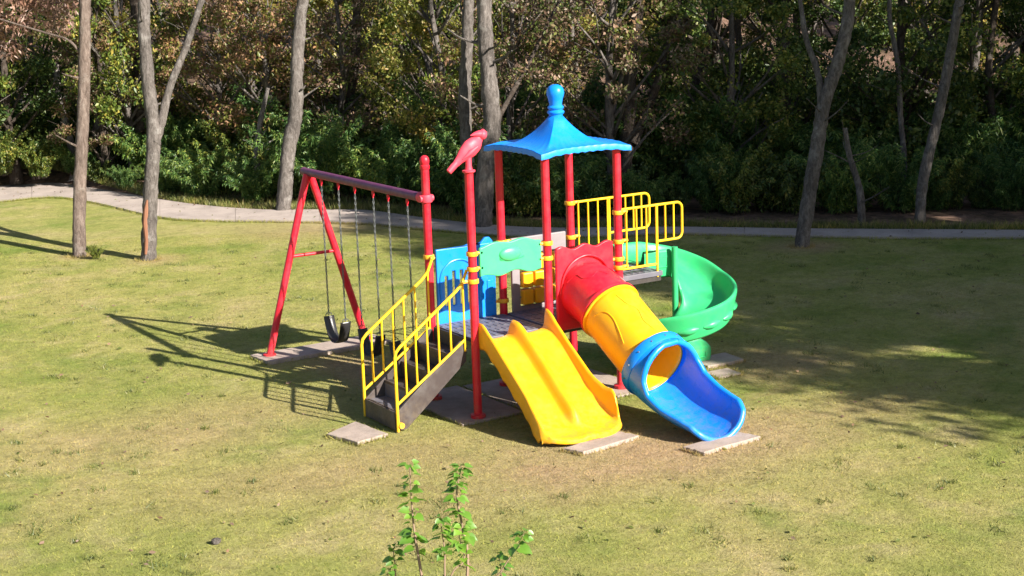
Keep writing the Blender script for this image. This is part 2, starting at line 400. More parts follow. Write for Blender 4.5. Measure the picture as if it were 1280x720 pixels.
mb = MB(); mb.grid([list(reversed(r)) for r in rows], True)
roof = obj('roof', mb, M['blue'], play, solid=.025)
mb = MB(); mb.lathe([(.088, 3.80), (.095, 3.845), (.112, 3.855), (.118, 3.875), (.108, 3.893), (.092, 3.90), (.092, 3.915), (.108, 3.922), (.112, 3.94), (.10, 3.957), (.088, 3.965), (.088, 3.99), (.10, 4.05), (.117, 4.10), (.122, 4.14), (.112, 4.185), (.085, 4.222), (.04, 4.243), (.002, 4.247)], (rc.x, rc.y, 0), 28)
obj('finial', mb, M['blue'], roof)

# bird on the front left post (worked out in the x-z plane of the post row)
def bx(px_, pyy): v = py_(px_, pyy); return v
bp = [bx(562, 213), bx(568, 207), bx(574, 200), bx(580, 193), bx(587, 186), bx(594, 179.5), bx(598.5, 174), bx(601, 169.5), bx(602, 166)]
br = [.03, .042, .06, .095, .120, .105, .058, .045, .03]
mb = MB(); pts = spline(bp, 4); rr = [interp(i/(len(pts)-1)*8, list(enumerate(br))) for i in range(len(pts))]
mb.tube(pts, rr, 18)
for i, v in enumerate(mb.v): mb.v[i] = (v[0], v[1]*.62, v[2])
bird = obj('bird_figure', mb, M['bird'], play, sub=1); bird['label'] = 'pinkish red moulded bird looking back over its shoulder on top of the post'
hc = bx(602.5, 168.5); mb = MB(); mb.lathe([(.065*math.sin(math.pi*k/10), -.065*math.cos(math.pi*k/10)) for k in range(1, 10)], hc, 16); obj('head', mb, M['bird'], bird)
mb = MB(); mb.tube([bx(602, 168), bx(597.5, 167.6), bx(593, 168), bx(588, 169.5)], [.06, .045, .028, .006], 12); obj('beak', mb, M['bird'], bird)
mb = MB(); mb.tube([bx(601, 168), bx(604, 165), bx(607.5, 166.5)], [.05, .045, .02], 10); obj('crest', mb, M['bird'], bird)
mb = MB(); t0 = bx(570, 204); t1 = bx(561, 214.5)
mb.tube([bx(573, 201), bx(567, 208), bx(561, 215)], [.035, .045, .04], 10)
for i, v in enumerate(mb.v): mb.v[i] = (v[0], v[1]*.8, v[2])
obj('tail', mb, M['bird'], bird)
for s_ in (-1, 1):
    mb = MB(); mb.tube([bx(594, 183)+Vector((0, s_*.058, 0)), bx(585, 190)+Vector((0, s_*.062, 0)), bx(576, 199)+Vector((0, s_*.04, 0))], [.02, .04, .008], 10); obj('wing', mb, M['bird'], bird)
mb = MB(); mb.lathe([(.062, 3.27), (.085, 3.285), (.085, 3.305), (.05, 3.315), (.042, 3.36), (.04, 3.50)], (0, 0, 0), 18); obj('bird_stand', mb, M['bird'], play)

# mint wavy panel over the slide entry
def wavy(x0, x1, z0, z1, n=36, top=.02, bot=.025, seed=0):
    o = []
    for i in range(n+1):
        t = i/n; o.append((x0+(x1-x0)*t, z0+bot*math.sin(t*math.pi*4+.6+seed)+.02*math.sin(t*math.pi)))
    for i in range(n+1):
        t = 1-i/n; o.append((x0+(x1-x0)*t, z1+top*math.sin(t*math.pi*4-1.2+seed)+.035*math.sin(t*math.pi)**2))
    return o
def round_out(pts): return pts
mb = MB(); mb.prism_y(wavy(.10, 1.05, 1.885, 2.30), -.03, .02)
mp_ = obj('wavy_panel', mb, M['mint'], play, bevel=.014); mp_['label'] = 'mint green wavy barrier panel above the yellow slide'
mb = MB(); mb.v = []; rows = []
for i in range(7):
    a = i/6*math.pi/2; rows.append([(.56+.17*math.cos(a)*math.cos(2*math.pi*k/24), -.031-.05*math.sin(a), 2.155+.095*math.cos(a)*math.sin(2*math.pi*k/24)) for k in range(24)])
mb.grid(rows, True); mb.f.append(tuple(6*24+k for k in range(24))); obj('moulded_dome', mb, M['mint'], mp_)
mb = MB(); mb.tube(spline([(.40, -.034, 2.115), (.43, -.036, 2.085), (.56, -.036, 2.078), (.70, -.036, 2.085), (.77, -.034, 2.10)], 4), .007, 6); obj('moulded_groove', mb, M['green'], mp_)

# blue panel between the back posts, with an arched recess and slots
def holed_panel(name, x0, x1, z0, z1, y0, y1, holes, mt, wtop=.02):
    # built from columns of quads round rectangular slots
    xs = sorted({x0, x1, *[h[0] for h in holes], *[h[1] for h in holes]}); zs = sorted({z0, z1, *[h[2] for h in holes], *[h[3] for h in holes]})
    mb = MB(); 
    def hole(cx, cz): return any(h[0] < cx < h[1] and h[2] < cz < h[3] for h in holes)
    cells = {(i, j) for i in range(len(xs)-1) for j in range(len(zs)-1) if not hole((xs[i]+xs[i+1])/2, (zs[j]+zs[j+1])/2)}
    idx = {}
    def vid(i, j, y):
        if (i, j, y) not in idx: idx[(i, j, y)] = len(mb.v); mb.v.append((xs[i], y, zs[j]))
        return idx[(i, j, y)]
    for (i, j) in cells:
        mb.f.append((vid(i, j, y0), vid(i+1, j, y0), vid(i+1, j+1, y0), vid(i, j+1, y0)))
        mb.f.append((vid(i, j, y1), vid(i, j+1, y1), vid(i+1, j+1, y1), vid(i+1, j, y1)))
        for (di, dj, a, b) in ((-1, 0, (i, j), (i, j+1)), (1, 0, (i+1, j+1), (i+1, j)), (0, -1, (i+1, j), (i, j)), (0, 1, (i, j+1), (i+1, j+1))):
            if (i+di, j+dj) not in cells: mb.f.append((vid(*a, y0), vid(*b, y0), vid(*b, y1), vid(*a, y1)))
    return mb
hs = [(.22, .27, 1.3, 1.72), (.34, .39, 1.3, 1.78), (.46, .51, 1.3, 1.78), (.58, .63, 1.3, 1.72)]
mb = holed_panel('p', .10, 1.03, 1.0, 2.10, S-.03, S+.02, hs, M['blue'])
bpn = obj('wall_panel', mb, M['blue'], play, smooth=False, bevel=.012); bpn['label'] = 'blue play panel with arch and slots at the back of the stair deck'
mb = MB(); mb.tube(spline([(.15, S-.035, 1.25), (.15, S-.035, 1.7), (.27, S-.035, 1.88), (.43, S-.035, 1.93), (.59, S-.035, 1.88), (.70, S-.035, 1.7), (.70, S-.035, 1.25)], 6), .014, 8); obj('arch_moulding', mb, M['blue'], bpn)
mb = MB(); mb.prism_y([(.12, 2.09), (.5, 2.09), (.62, 2.12), (.75, 2.09), (.82, 2.12), (.88, 2.18), (.95, 2.18), (1.0, 2.12), (1.0, 2.09)], S-.028, S+.018); obj('top_crest', mb, M['blue'], bpn, bevel=.008)
for (x, z) in ((.80, 1.85), (.93, 1.85), (.80, 1.45), (.93, 1.45)):
    mb = MB(); mb.box((x-.045, S-.045, z-.13), (x+.045, S-.031, z+.13)); obj('raised_pad', mb, M['blue'], bpn, bevel=.012)

# tic-tac-toe panel: pale frame, nine yellow blocks turning on rods
fx0, fx1, fz0, fz1 = 1.30, 2.22, 1.0, 2.11
mb = holed_panel('p', fx0, fx1, fz0, fz1, S-.03, S+.02, [(1.43, 2.04, 1.13, 1.87)], M['white'])
tt = obj('game_panel', mb, M['white'], play, smooth=False, bevel=.012); tt['label'] = 'pale grey game panel with three rows of yellow blocks'
for j in range(3):
    z = 1.255+.245*j; mb = MB(); mb.tube([(1.43, S-.005, z), (2.04, S-.005, z)], .012, 8); rod = obj('rod', mb, M['metal'], tt)
    for i in range(3):
        x = 1.535+.20*i; mb = MB(); mb.box((x-.085, S-.085, z-.108), (x+.085, S+.075, z+.108)); obj('turning_block', mb, M['yellow'], tt, smooth=False, bevel=.02)

# ---- yellow double slide
mb = MB(); xL, xR, xM = .03, 1.13, .58
NY = 44; rows = []; L = 1.80
def bed(y):
    return interp(-y, [(-.1, DK+.01), (.0, DK+.01), (.14, DK+.0), (.24, DK-.05), (.38, .93), (.8, .62), (1.15, .36), (1.30, .26), (1.45, .185), (1.6, .145), (1.8, .125)])
def wall(y): return interp(-y, [(-.1, .2), (0, .22), (.1, .235), (.25, .20), (.5, .195), (1.0, .195), (1.3, .19), (1.5, .2), (1.62, .17), (1.7, .11), (1.76, .05), (1.8, .01)])
def wallR(y): return interp(-y, [(-.1, .2), (0, .27), (.08, .25), (.25, .18), (.5, .165), (1.0, .20), (1.3, .28), (1.5, .36), (1.62, .33), (1.7, .20), (1.76, .09), (1.8, .01)])
def div(y): return interp(-y, [(-.1, .16), (0, .20), (.08, .20), (.25, .20), (.8, .215), (1.3, .20), (1.42, .17), (1.50, .06), (1.55, .0), (1.8, 0)])
for i in range(NY+1):
    y = .0 - L*i/NY; z = sum(bed(y+q) for q in (-.04, 0, .04))/3; w_ = wall(y); wr = wallR(y); dv = div(y); sk_ = .11 if y > -1.6 else .11-.4*(-1.6-y)
    scal = .035*max(0, math.sin(-y*24)); dw = .055+.03*max(0, min(1, (-y-1.35)/.1))*0
    ins2 = inset = -.05*max(0, min(1, (-y-1.1)/.4))
    rows.append([(xL+ins2, y, z-sk_-scal), (xL-.012+ins2, y, z+w_*.4), (xL+ins2, y, z+w_-.012), (xL+.02+ins2, y, z+w_), (xL+.045+ins2, y, z+w_-.012), (xL+.065+ins2, y, z+.03), (xL+.10+ins2, y, z+.004),
        (xL+.27, y, z-.03), (xM-.12, y, z-.01), (xM-.085, y, z+dv*.10), (xM-.045, y, z+dv*.80), (xM, y, z+dv), (xM+.045, y, z+dv*.80), (xM+.085, y, z+dv*.10), (xM+.12, y, z-.01), (xR-.27, y, z-.03),
        (xR-.10-inset, y, z+.004), (xR-.065-inset, y, z+.03), (xR-.045-inset, y, z+wr-.012), (xR-.02-inset, y, z+wr), (xR-inset, y, z+wr-.012), (xR+.012-inset, y, z+wr*.4), (xR-inset, y, z-sk_-scal)])
yl = -L
rows.append([(p[0], yl-.025, p[2]-.015) for p in rows[-1]]); rows.append([(p[0], yl-.03, max(.03, min(p[2], bed(yl))-.06)) for p in rows[-1]])
rows = [[(p[0], p[1]+(.24*abs((p[0]-xM)/.6)**4)*max(0, min(1, (-p[1]-1.2)/.6))**1.3, max(p[2], .025)) for p in r_] for r_ in rows]
mb.grid(rows)
ds = obj('double_slide', mb, M['yellow'], play, solid=.018, sub=1, off=1); ds['label'] = 'yellow double slide with a middle ridge'

# ---- tube slide
TR = .41
cen = spline([(1.74, .02, 1.50), (1.74, -.22, 1.47), (1.745, -.60, 1.31), (1.765, -1.08, 1.01), (1.785, -1.50, .755), (1.82, -1.85, .60), (1.84, -2.2, .51), (1.86, -2.5, .475), (1.86, -2.72, .47)], 8)
def ringpts(i, r, a0=0, a1=2*math.pi, n=40, closed=True):
    c = cen[i]; t = (cen[min(i+1, len(cen)-1)]-cen[max(i-1, 0)]).normalized()
    side = Vector((1, 0, 0)); side = (side-t*side.dot(t)).normalized(); up = side.cross(t).normalized()
    if up.z < 0: up = -up
    m_ = n if closed else n+1
    return [c + (up*math.cos(a0+(a1-a0)*k/n) + side*math.sin(a0+(a1-a0)*k/n))*r for k in range(m_)]
ts = bpy.data.objects.new('tube_slide', None); COL.objects.link(ts); ts.parent = play; ts.location = Vector((1.74, 0, 0))-play.location
ts['label'] = 'covered tube slide of a red bend, yellow tube and blue open chute'
def tubesec(name, i0, i1, mt, fl0=True, fl1=True):
    rows = [ringpts(i, TR) for i in range(i0, i1+1)]; mb = MB(); mb.grid([list(reversed(r)) for r in rows], True); o = obj(name, mb, mt, ts, solid=.022)
    return o
def flange(i, r0, r1, mt, par, wd=.03, shift=0):
    c = cen[i]; t = (cen[i+1]-cen[i-1]).normalized(); mb = MB()
    rs = []
    for (r, q) in ((r0, -wd), (r1-.012, -wd), (r1, -wd*.6), (r1, wd*.6), (r1-.012, wd), (r0, wd)):
        rs.append([p+t*(q+shift) for p in ringpts(i, r)])
    mb.grid(rs, True); return obj('joint_ring', mb, mt, par)
s1 = tubesec('red_bend', 0, 16, M['red']); flange(15, TR, TR+.035, M['red'], ts, .022, .03)
s2 = tubesec('yellow_tube', 16, 33, M['yellow']); flange(16, TR, TR+.03, M['yellow'], ts, .015, .012)
flange(32, TR-.01, TR+.075, M['blue'], ts, .07, -.01)
for k in range(14):
    p = ringpts(32, TR+.07, 2*math.pi*k/14, 2*math.pi*k/14+1, 4, False)[0]; cc = cen[32]; mb = MB(); dv = (p-cc).normalized(); mb.tube([p, p+dv*.014], [.014, .009], 8); obj('bolt', mb, M['metal'], ts)
# moulded wavy relief on bend and tube
def relief(path_, mt, par, r=.008):
    pts = []
    for (i, ang) in path_:
        i0 = int(i); f = i-i0; a = ringpts(i0, TR+.001, ang, ang+1, 4, False)[0]; b = ringpts(i0+1, TR+.001, ang, ang+1, 4, False)[0]; pts.append(a.lerp(b, f))
    mb = MB(); mb.tube(spline(pts, 5), r, 6); obj('moulded_line', mb, mt, par)
relief([(5, -1.1), (6.5, -.75), (9, -.70), (10.5, -.45), (9.5, -.15), (11.5, .05)], M['red'], ts)
relief([(4, -.2), (6, .1), (8, .5), (11, .6), (13, .9)], M['red'], ts)
relief([(18, -1.3), (19, -.95), (21, -.85), (24, -.95), (27, -1.1)], M['yellow'], ts)
relief([(17.5, -.3), (20, -.2), (22, .0), (25, -.1), (28, .0)], M['yellow'], ts)
# red entry panel with round opening
mb = MB(); ox = []; nn = 64; out = []
def square_r(a):
    # outline of panel about centre (1.74,1.5)
    c, s_ = math.cos(a), math.sin(a); hx = .465; hz_t = .60; hz_b = .5
    r = min(hx/abs(c) if abs(c) > 1e-6 else 9, (hz_t if s_ > 0 else hz_b)/abs(s_) if abs(s_) > 1e-6 else 9)
    x, z = c*r, s_*r
    if s_ > 0 and r*abs(s_) > .59: z += .028*math.sin((x+.47)/.94*math.pi*5)+.02
    return (1.74+x, z+1.5)
nn = 96; ri = TR-.01
for (y0) in (-.035, .01):
    pass
inner = [(1.74+ri*math.cos(2*math.pi*k/nn), 1.5+ri*math.sin(2*math.pi*k/nn)) for k in range(nn)]; outer = [square_r(2*math.pi*k/nn+.0001) for k in range(nn)]
rows = [[(x, -.04, z) for x, z in inner], [(x, -.04, z) for x, z in outer], [(x, .01, z) for x, z in outer], [(x, .01, z) for x, z in inner], [(x, -.04, z) for x, z in inner]]
mb.grid(rows, True); obj('entry_panel', mb, M['red'], ts, bevel=.012)
# raised crescent over the bend
mb = MB(); mb.tube(spline([(1.32, -.045, 1.50), (1.38, -.06, 1.75), (1.52, -.065, 1.92), (1.74, -.07, 1.99), (1.96, -.065, 1.92), (2.1, -.06, 1.75), (2.16, -.045, 1.50)], 6), .014, 8); obj('arch_moulding', mb, M['red'], ts)
# blue chute with opening
i0, i1 = 32, len(cen)-1; rows = []; bl, brr = [], []
SUBN = 60; 
def cen_at(u):
    i = min(int(u), len(cen)-2); return cen[i].lerp(cen[i+1], u-i)
for k in range(SUBN+1):
    u = i0+(i1-i0)*k/SUBN; c = cen_at(u); t = (cen_at(min(u+.5, i1))-cen_at(max(u-.5, i0))).normalized(); y = c.y
    ph = interp(-y, [(1.5, 0), (1.60, 0), (1.63, .35), (1.68, .8), (1.76, 1.2), (1.9, 1.48), (2.15, 1.60), (2.35, 1.66), (2.55, 1.74), (2.64, 1.95), (2.70, 2.35), (2.72, 2.75)])
    ph2 = interp(-y, [(1.5, 0), (1.60, 0), (1.63, .35), (1.68, .9), (1.76, 1.45), (1.9, 1.8), (2.15, 2.0), (2.45, 2.1), (2.62, 2.2), (2.70, 2.45), (2.72, 2.75)])
    side = Vector((1, 0, 0)); side = (side-t*side.dot(t)).normalized(); up = side.cross(t).normalized()
    if up.z < 0: up = -up
    fl = 1.03-.03*max(0, min(1, (-y-1.9)/.5))
    n_ = 40; row = []
    for q in range(n_+1):
        a = ph+(2*math.pi-ph2-ph)*q/n_
        rx = TR*1.10*fl; rz = TR*1.10; ca, sa = math.cos(a), math.sin(a)
        zz = ca*rz
        row.append(c+up*zz+side*sa*rx)
    rows.append(row); bl.append(row[0]); brr.append(row[-1])
mb = MB(); mb.grid(rows)
chute = obj('blue_chute', mb, M['blue'], ts, solid=.025, off=1)
kk = next(k for k in range(len(bl)) if (bl[k]-brr[k]).length > .03)
rim = bl[:kk-1:-1] + brr[kk:] if False else list(reversed(bl[kk:])) 
loop = rows[-1][::-1]
full = bl[kk:] + rows[-1][1:-1] + list(reversed(brr[kk:])) + [bl[kk]]
mb = MB(); mb.tube(full, .040, 12); obj('rim_bead', mb, M['blue'], chute)

# ---- green spiral slide round a column
cx, cy = 3.50, .28
path_s = []
for i in range(9): path_s.append((3.02+.48*i/8, cy+.47, 90, 0, 1.60-.02*i/8))
for i in range(1, 73):
    th = 360*i/72; a = R(90-th); path_s.append((cx+.47*math.cos(a), cy+.47*math.sin(a), 90-th, th, interp(th, [(0, 1.58), (45, 1.36), (90, 1.10), (160, .90), (230, .74), (300, .46), (360, .20)])))
for i in range(1, 11): path_s.append((3.5+.72*i/10, cy+.47, 90, 360+i*5, interp(i/10, [(0, .20), (.5, .13), (1, .11)])))
mb = MB(); rows = []
tot = len(path_s)-1; rimpts = []
for k, (x, y, ang, th, z) in enumerate(path_s):
    o_ = Vector((math.cos(R(ang)), math.sin(R(ang)), 0)); c = Vector((x, y, z))
    ow = interp(th, [(0, .22), (30, .27), (70, .30), (120, .27), (200, .25), (300, .24), (360, .26), (395, .26), (405, .2), (410, .14)]); 
    iw = interp(th, [(0, .22), (20, .18), (60, .12), (300, .12), (350, .26), (395, .30), (405, .22), (410, .14)]); sk_ = interp(th, [(0, .2), (40, .1), (90, .15), (300, .17), (360, .15), (385, .10), (410, .08)])
    prof = [(-.36, -sk_), (-.385, iw*.3), (-.385, iw-.02), (-.365, iw), (-.34, iw-.02), (-.31, .05), (-.24, .004), (0, 0), (.22, .02), (.30, .08), (.345, ow-.04), (.36, ow-.01), (.385, ow), (.41, ow-.02), (.405, ow-.05), (.38, ow*.4), (.36, .0), (.32, -sk_), (.26, -sk_-.01)]
    rows.append([c+o_*p+Vector((0, 0, q)) for p, q in prof])
mb.grid(rows)
sp = obj('spiral_slide', mb, M['green'], play, solid=.015, sub=1, off=0); sp['label'] = 'green spiral slide curling down beside the blue chute'
for k in range(14, len(path_s)-14, 5):
    x, y, ang, th, z = path_s[k]; pts = []
    for q in (-2, 0, 2):
        x, y, ang, th, z = path_s[k+q]; o_ = Vector((math.cos(R(ang)), math.sin(R(ang)), 0)); pts.append(Vector((x, y, z))+o_*.355+Vector((0, 0, .0)))
    mb = MB(); mb.tube([pts[0], pts[0].lerp(pts[1], .5), pts[1], pts[2].lerp(pts[1], .5), pts[2]], [.02, .05, .06, .05, .02], 14); obj('moulded_pad', mb, M['green'], sp)
for (x0, x1, yy, z) in ((3.08, 3.42, cy+.47-.385, 1.60), (3.62, 4.10, cy+.47-.385, .17)):
    mb = MB(); z0, z1 = z-.04, z+.12
    mb.tube([(x0, yy, z0), (x1, yy, z0-.01), (x1+.02, yy, z1-.03), (x0+.01, yy, z1), (x0, yy, z0)], .011, 6); obj('moulded_frame', mb, M['green'], sp)
mb = MB(); mb.tube([(cx, cy, .0), (cx, cy, 1.84)], .045, 16); obj('column', mb, M['green'], sp)
# hood wall beside the column (the tall start of the outer wall)
for q in range(4):
    k = len(path_s)-1; 
mb = MB(); mb.tube([(4.02, cy+.2, .0), (4.02, cy+.2, .06)], .035, 10); obj('support_leg', mb, M['green'], sp)

# ---- guard rails on the raised landing
def rail_group(name, frame_pts, bars, r=.018, label=None, extra=()):
    mb = MB(); mb.tube(frame_pts, r, 10); o = obj(name, mb, M['yellowp'], play)
    if label: o['label'] = label
    for a, b in bars:
        mb = MB(); mb.tube([a, b], r*.72, 8); obj('baluster', mb, M['yellowp'], o)
    for pts in extra:
        mb = MB(); mb.tube(pts, r, 10); obj('rail_bar', mb, M['yellowp'], o)
    return o
def arc(c, r, a0, a1, y, n=6): return [(c[0]+r*math.cos(R(a0+(a1-a0)*i/n)), y, c[1]+r*math.sin(R(a0+(a1-a0)*i/n))) for i in range(n+1)]
for (y, x1, zt, zl, xm) in ((-.0, 3.42, 2.53, 2.02, 2.98), (S, 3.72, 2.50, 1.99, 3.0)):
    fp = [(2*S+.05, y, zt)] + arc((x1-.09, zt-.09), .09, 90, 0, y) + arc((x1-.09, zl+.09), .09, 0, -90, y) + [(xm, y, zl)]
    bars = []
    for i in range(4):
        x = 2*S+.14+.17*i; bars.append(((x, y, zt), (x, y, 1.72)))
    n_ = 2 if y < .5 else 4
    for i in range(n_):
        x = xm+(x1-xm)*(i+1)/(n_+1); bars.append(((x, y, zt), (x, y, zl)))
    rail_group('guard_rail', fp, bars, extra=([(xm, y, zt-.01), (xm, y, 1.52)], [(2*S+.05, y, 1.70), (xm, y, 1.70)]))

# ---- stairs
st = bpy.data.objects.new('stairs', None); COL.objects.link(st); st.parent = play; st.location = Vector((-.6, .6, 0))-play.location
for y in (.13, 1.00):
    mb = MB(); mb.prism_y([(-1.14, .03), (-1.00, .03), (-.08, .78), (-.08, 1.06), (-.16, 1.06), (-1.14, .27)], y-.016, y+.016)
    obj('stringer', mb, M['stair'], st, smooth=False, bevel=.005)
mb = MB(); mb.box((-1.155, .15, .03), (-1.13, .98, .27)); obj('kick_plate', mb, M['stair'], st, smooth=False, bevel=.004)
for i in range(4):
    x = -1.10+.26*i; z = .26+.215*i
    mb = MB(); mb.box((x, .147, z-.03), (x+.27, .983, z)); mb.box((x+.245, .147, z), (x+.265, .983, z+.183)); obj('step', mb, M['dark'] if i else M['deck'], st, smooth=False, bevel=.004)
    mb = MB(); mb.box((x-.012, .15, z-.035), (x+.012, .98, z+.006)); obj('nosing', mb, M['stair'], st, smooth=False)
for y in (.10, 1.03):
    mb = MB(); fp = [(-1.14, y, .02)] + [(-1.14, y, 1.00)] + [(-1.12, y, 1.07), (-1.06, y, 1.13), (-.2, y, 1.74), (-.10, y, 1.84), (-.06, y, 1.93), (-.03, y, 2.0)]
    mb.tube(fp, .021, 10); h = obj('handrail', mb, M['yellowp'], st)
    slope = (1.74-1.13)/(.86)
    def zt(x): return 1.13+(x+1.06)*slope
    def zb(x): return .40+(x+1.10)*.675
    mb = MB(); mb.tube([(-1.14, y, zb(-1.14)), (-.10, y, zb(-.10))], .018, 10); obj('lower_rail', mb, M['yellowp'], st)
    for x in (-.99, -.83, -.66, -.49, -.31):
        mb = MB(); mb.tube([(x, y, zb(x)), (x, y, zt(x))], .014, 8); obj('baluster', mb, M['yellowp'], st)
    mb = MB(); mb.tube([(-.10, y, 1.84), (-.10, y, .92)], .014, 8); obj('baluster', mb, M['yellowp'], st)
mb = MB(); mb.tube([(-1.10, .06, .10), (-1.10, .13, .10)], .04, 10); obj('bolt_cap', mb, M['clamp'], st)

# ---- swing beam and A frame, clamped to the left post
BZ = 2.815; BY = 5.03
mb = MB(); mb.tube([(0, S+.05, BZ), (0, BY, BZ)], .062, 18); beam = obj('swing_beam', mb, M['purple'], play); beam['label'] = 'weathered purple top beam of the swings'
mb = MB(); mb.lathe([(.064, -.02), (.066, 0), (.06, .012), (.02, .02)], (0, 0, 0), 16); mb.v = [(x, BY+z, BZ+y) for x, y, z in mb.v]; obj('beam_cap', mb, M['purple'], beam)
mb = MB(); mb.lathe([(PR+.001, -.05), (PR+.025, -.05), (PR+.03, -.04), (PR+.03, .04), (PR+.025, .05), (PR+.001, .05)], (0, S, BZ), 20)
mb.tube([(0, S+.06, BZ), (0, S+.16, BZ)], .075, 16); mb.tube([(.10, S, BZ-.0), (-.10, S, BZ)], .045, 12); obj('beam_bracket', mb, M['bird'], play)
for s_ in (-1, 1):
    mb = MB(); mb.tube([(s_*.03, 4.86, BZ-.03), (s_*.837, 4.86, .03)], .056, 18); o = obj('swing_frame_leg', mb, M['redpost'], play)
    mb = MB(); mb.lathe([(.10, .06), (.10, .08), (.065, .09)], (s_*.83, 4.86, 0), 16); obj('foot_plate', mb, M['redpost'], o)
mb = MB(); mb.tube([(-.39, 4.86, 1.55), (.39, 4.86, 1.55)], .026, 12); obj('crossbar', mb, M['redpost'], play)

# ------------------------------------------------------------------ swings (hang from the beam: things of their own)
def link_chain(z0, z1):
    mb = MB(); z = z1; i = 0; ln = .052
    while z-ln > z0:
        pts = []
        for k in range(10):
            a = 2*math.pi*k/10; u_ = .011*math.cos(a); v_ = (ln*.5)*math.sin(a)
            pts.append((u_, 0, z-ln*.5+v_) if i % 2 else (0, u_, z-ln*.5+v_))
        mb.tube(pts+[pts[0]], .0062, 5, cap=False); z -= ln*.80; i += 1
    return mb
CH = None
swl = ['black rubber belt swing nearest the splayed end frame', 'black rubber belt swing in the middle of the three', 'black rubber belt swing nearest the stairs']
for si, (ya, yb) in enumerate(((3.84, 4.42), (2.72, 3.30), (1.70, 2.26))):
    ym = (ya+yb)/2; t = thing('belt_swing', swl[si], 'swing', (0, ym, 0), 'belt swings under the purple beam')
    hw = (yb-ya)/2; sh = (.0, .02, -.03)[si]
    prof = spline([(0, -hw, .64), (0, -hw*.92, .56), (0, -hw*.62, .37), (0, -hw*.3, .30), (0, 0, .285), (0, hw*.3, .30), (0, hw*.62, .37), (0, hw*.92, .56), (0, hw, .64)], 4)
    mb = MB(); mb.grid([[(p.x-.085+sh*(p.z), p.y, p.z), (p.x-.03, p.y, p.z-.008), (p.x+.03, p.y, p.z-.008), (p.x+.085, p.y, p.z)] for p in prof])
    obj('seat', mb, M['rubber'], t, solid=.016, world=False, off=0)
    for s_ in (-1, 1):
        if CH is None: c = obj('chain', link_chain(.64, 2.66), M['metal'], t, world=False); CH = c.data
        else: c = obj('chain', None, None, t, world=False, data=CH)
        c.location = (0, s_*hw, 0)
        mb = MB(); mb.tube([(0, s_*hw, BZ-.065), (0, s_*hw, BZ-.13)], .02, 8); mb.tube([(0, s_*hw, BZ-.10), (0, s_*hw, BZ-.17)], .011, 6); obj('hanger', mb, M['redpost'], t, world=False)
        mb = MB(); mb.tube([(-.05, s_*hw, .665), (0, s_*hw, .70), (.05, s_*hw, .665), (.05, s_*hw, .63), (-.05, s_*hw, .63), (-.05, s_*hw, .665)], .007, 6); obj('seat_shackle', mb, M['metal'], t, world=False)

# ------------------------------------------------------------------ concrete slabs
rng = random.Random(4)
def slab(outline, z1, label, z0=-.04):
    c = sum((Vector((x, y, 0)) for x, y in outline), Vector())/len(outline); pts = []
    n = len(outline)
    for i in range(n):
        a = Vector((*outline[i], 0)); b = Vector((*outline[(i+1) % n], 0))
        for k in range(6):
            p = a.lerp(b, k/6); p += Vector((rng.uniform(-1, 1), rng.uniform(-1, 1), 0))*.011; pts.append((p.x-c.x, p.y-c.y))
    mb = MB(); mb.prism_z(pts, z0, z1); o = obj('concrete_slab', mb, M['slab'], smooth=False, bevel=.008); o.location = c
    return tag(o, label, 'slab', 'concrete slabs around the play structure')
slab([(-1.95, .53), (-1.80, -.06), (-1.33, .04), (-1.40, .80)], .05, 'small loose concrete slab in front of the foot of the stairs')
slab([(.10, -1.86), (.20, -2.15), (1.14, -2.02), (1.04, -1.72)], .05, 'flat concrete slab at the end of the yellow double slide')
slab([(1.28, -2.72), (1.33, -3.05), (2.30, -2.97), (2.20, -2.64)], .05, 'flat concrete slab at the end of the blue chute')
slab([(-1.06, 5.10), (-1.02, 4.50), (1.10, 4.52), (1.08, 5.12)], .06, 'long concrete strip under the splayed red legs of the swing frame')
slab([(-.35, 1.55), (-.32, -.16), (.62, -.14), (.60, 1.57)], .03, 'wide shaded concrete slab under the bird post')
slab([(.66, 1.52), (.67, -.12), (1.62, -.10), (1.60, 1.50)], .028, 'shaded concrete slab beneath the top of the double slide')
slab([(2.00, 1.40), (2.03, -.32), (2.62, -.30), (2.60, 1.42)], .03, 'concrete slab below the tube slide seen between the slides')
slab([(4.0, .62), (3.95, .12), (4.62, .10), (4.66, .60)], .05, 'pale concrete slab at the end of the green spiral slide')
slab([(3.75, -.06), (3.72, -.42), (4.12, -.44), (4.15, -.08)], .03, 'small concrete slab half hidden behind the blue chute')

# stone on the lawn
mb = MB(); rr_ = random.Random(3); rows = []
for i in range(7):
    a = math.pi*i/6; rows.append([(math.sin(a)*math.cos(2*math.pi*k/10)*.055*rr_.uniform(.8, 1.2), math.sin(a)*math.sin(2*math.pi*k/10)*.04*rr_.uniform(.8, 1.2), .03+.04*math.cos(a)) for k in range(10)])
mb.grid(rows, True); o = obj('stone', mb, M['bark_grey']); o.location = gz(270, 680); tag(o, 'small grey brown stone lying on the grass at lower left', 'stone')

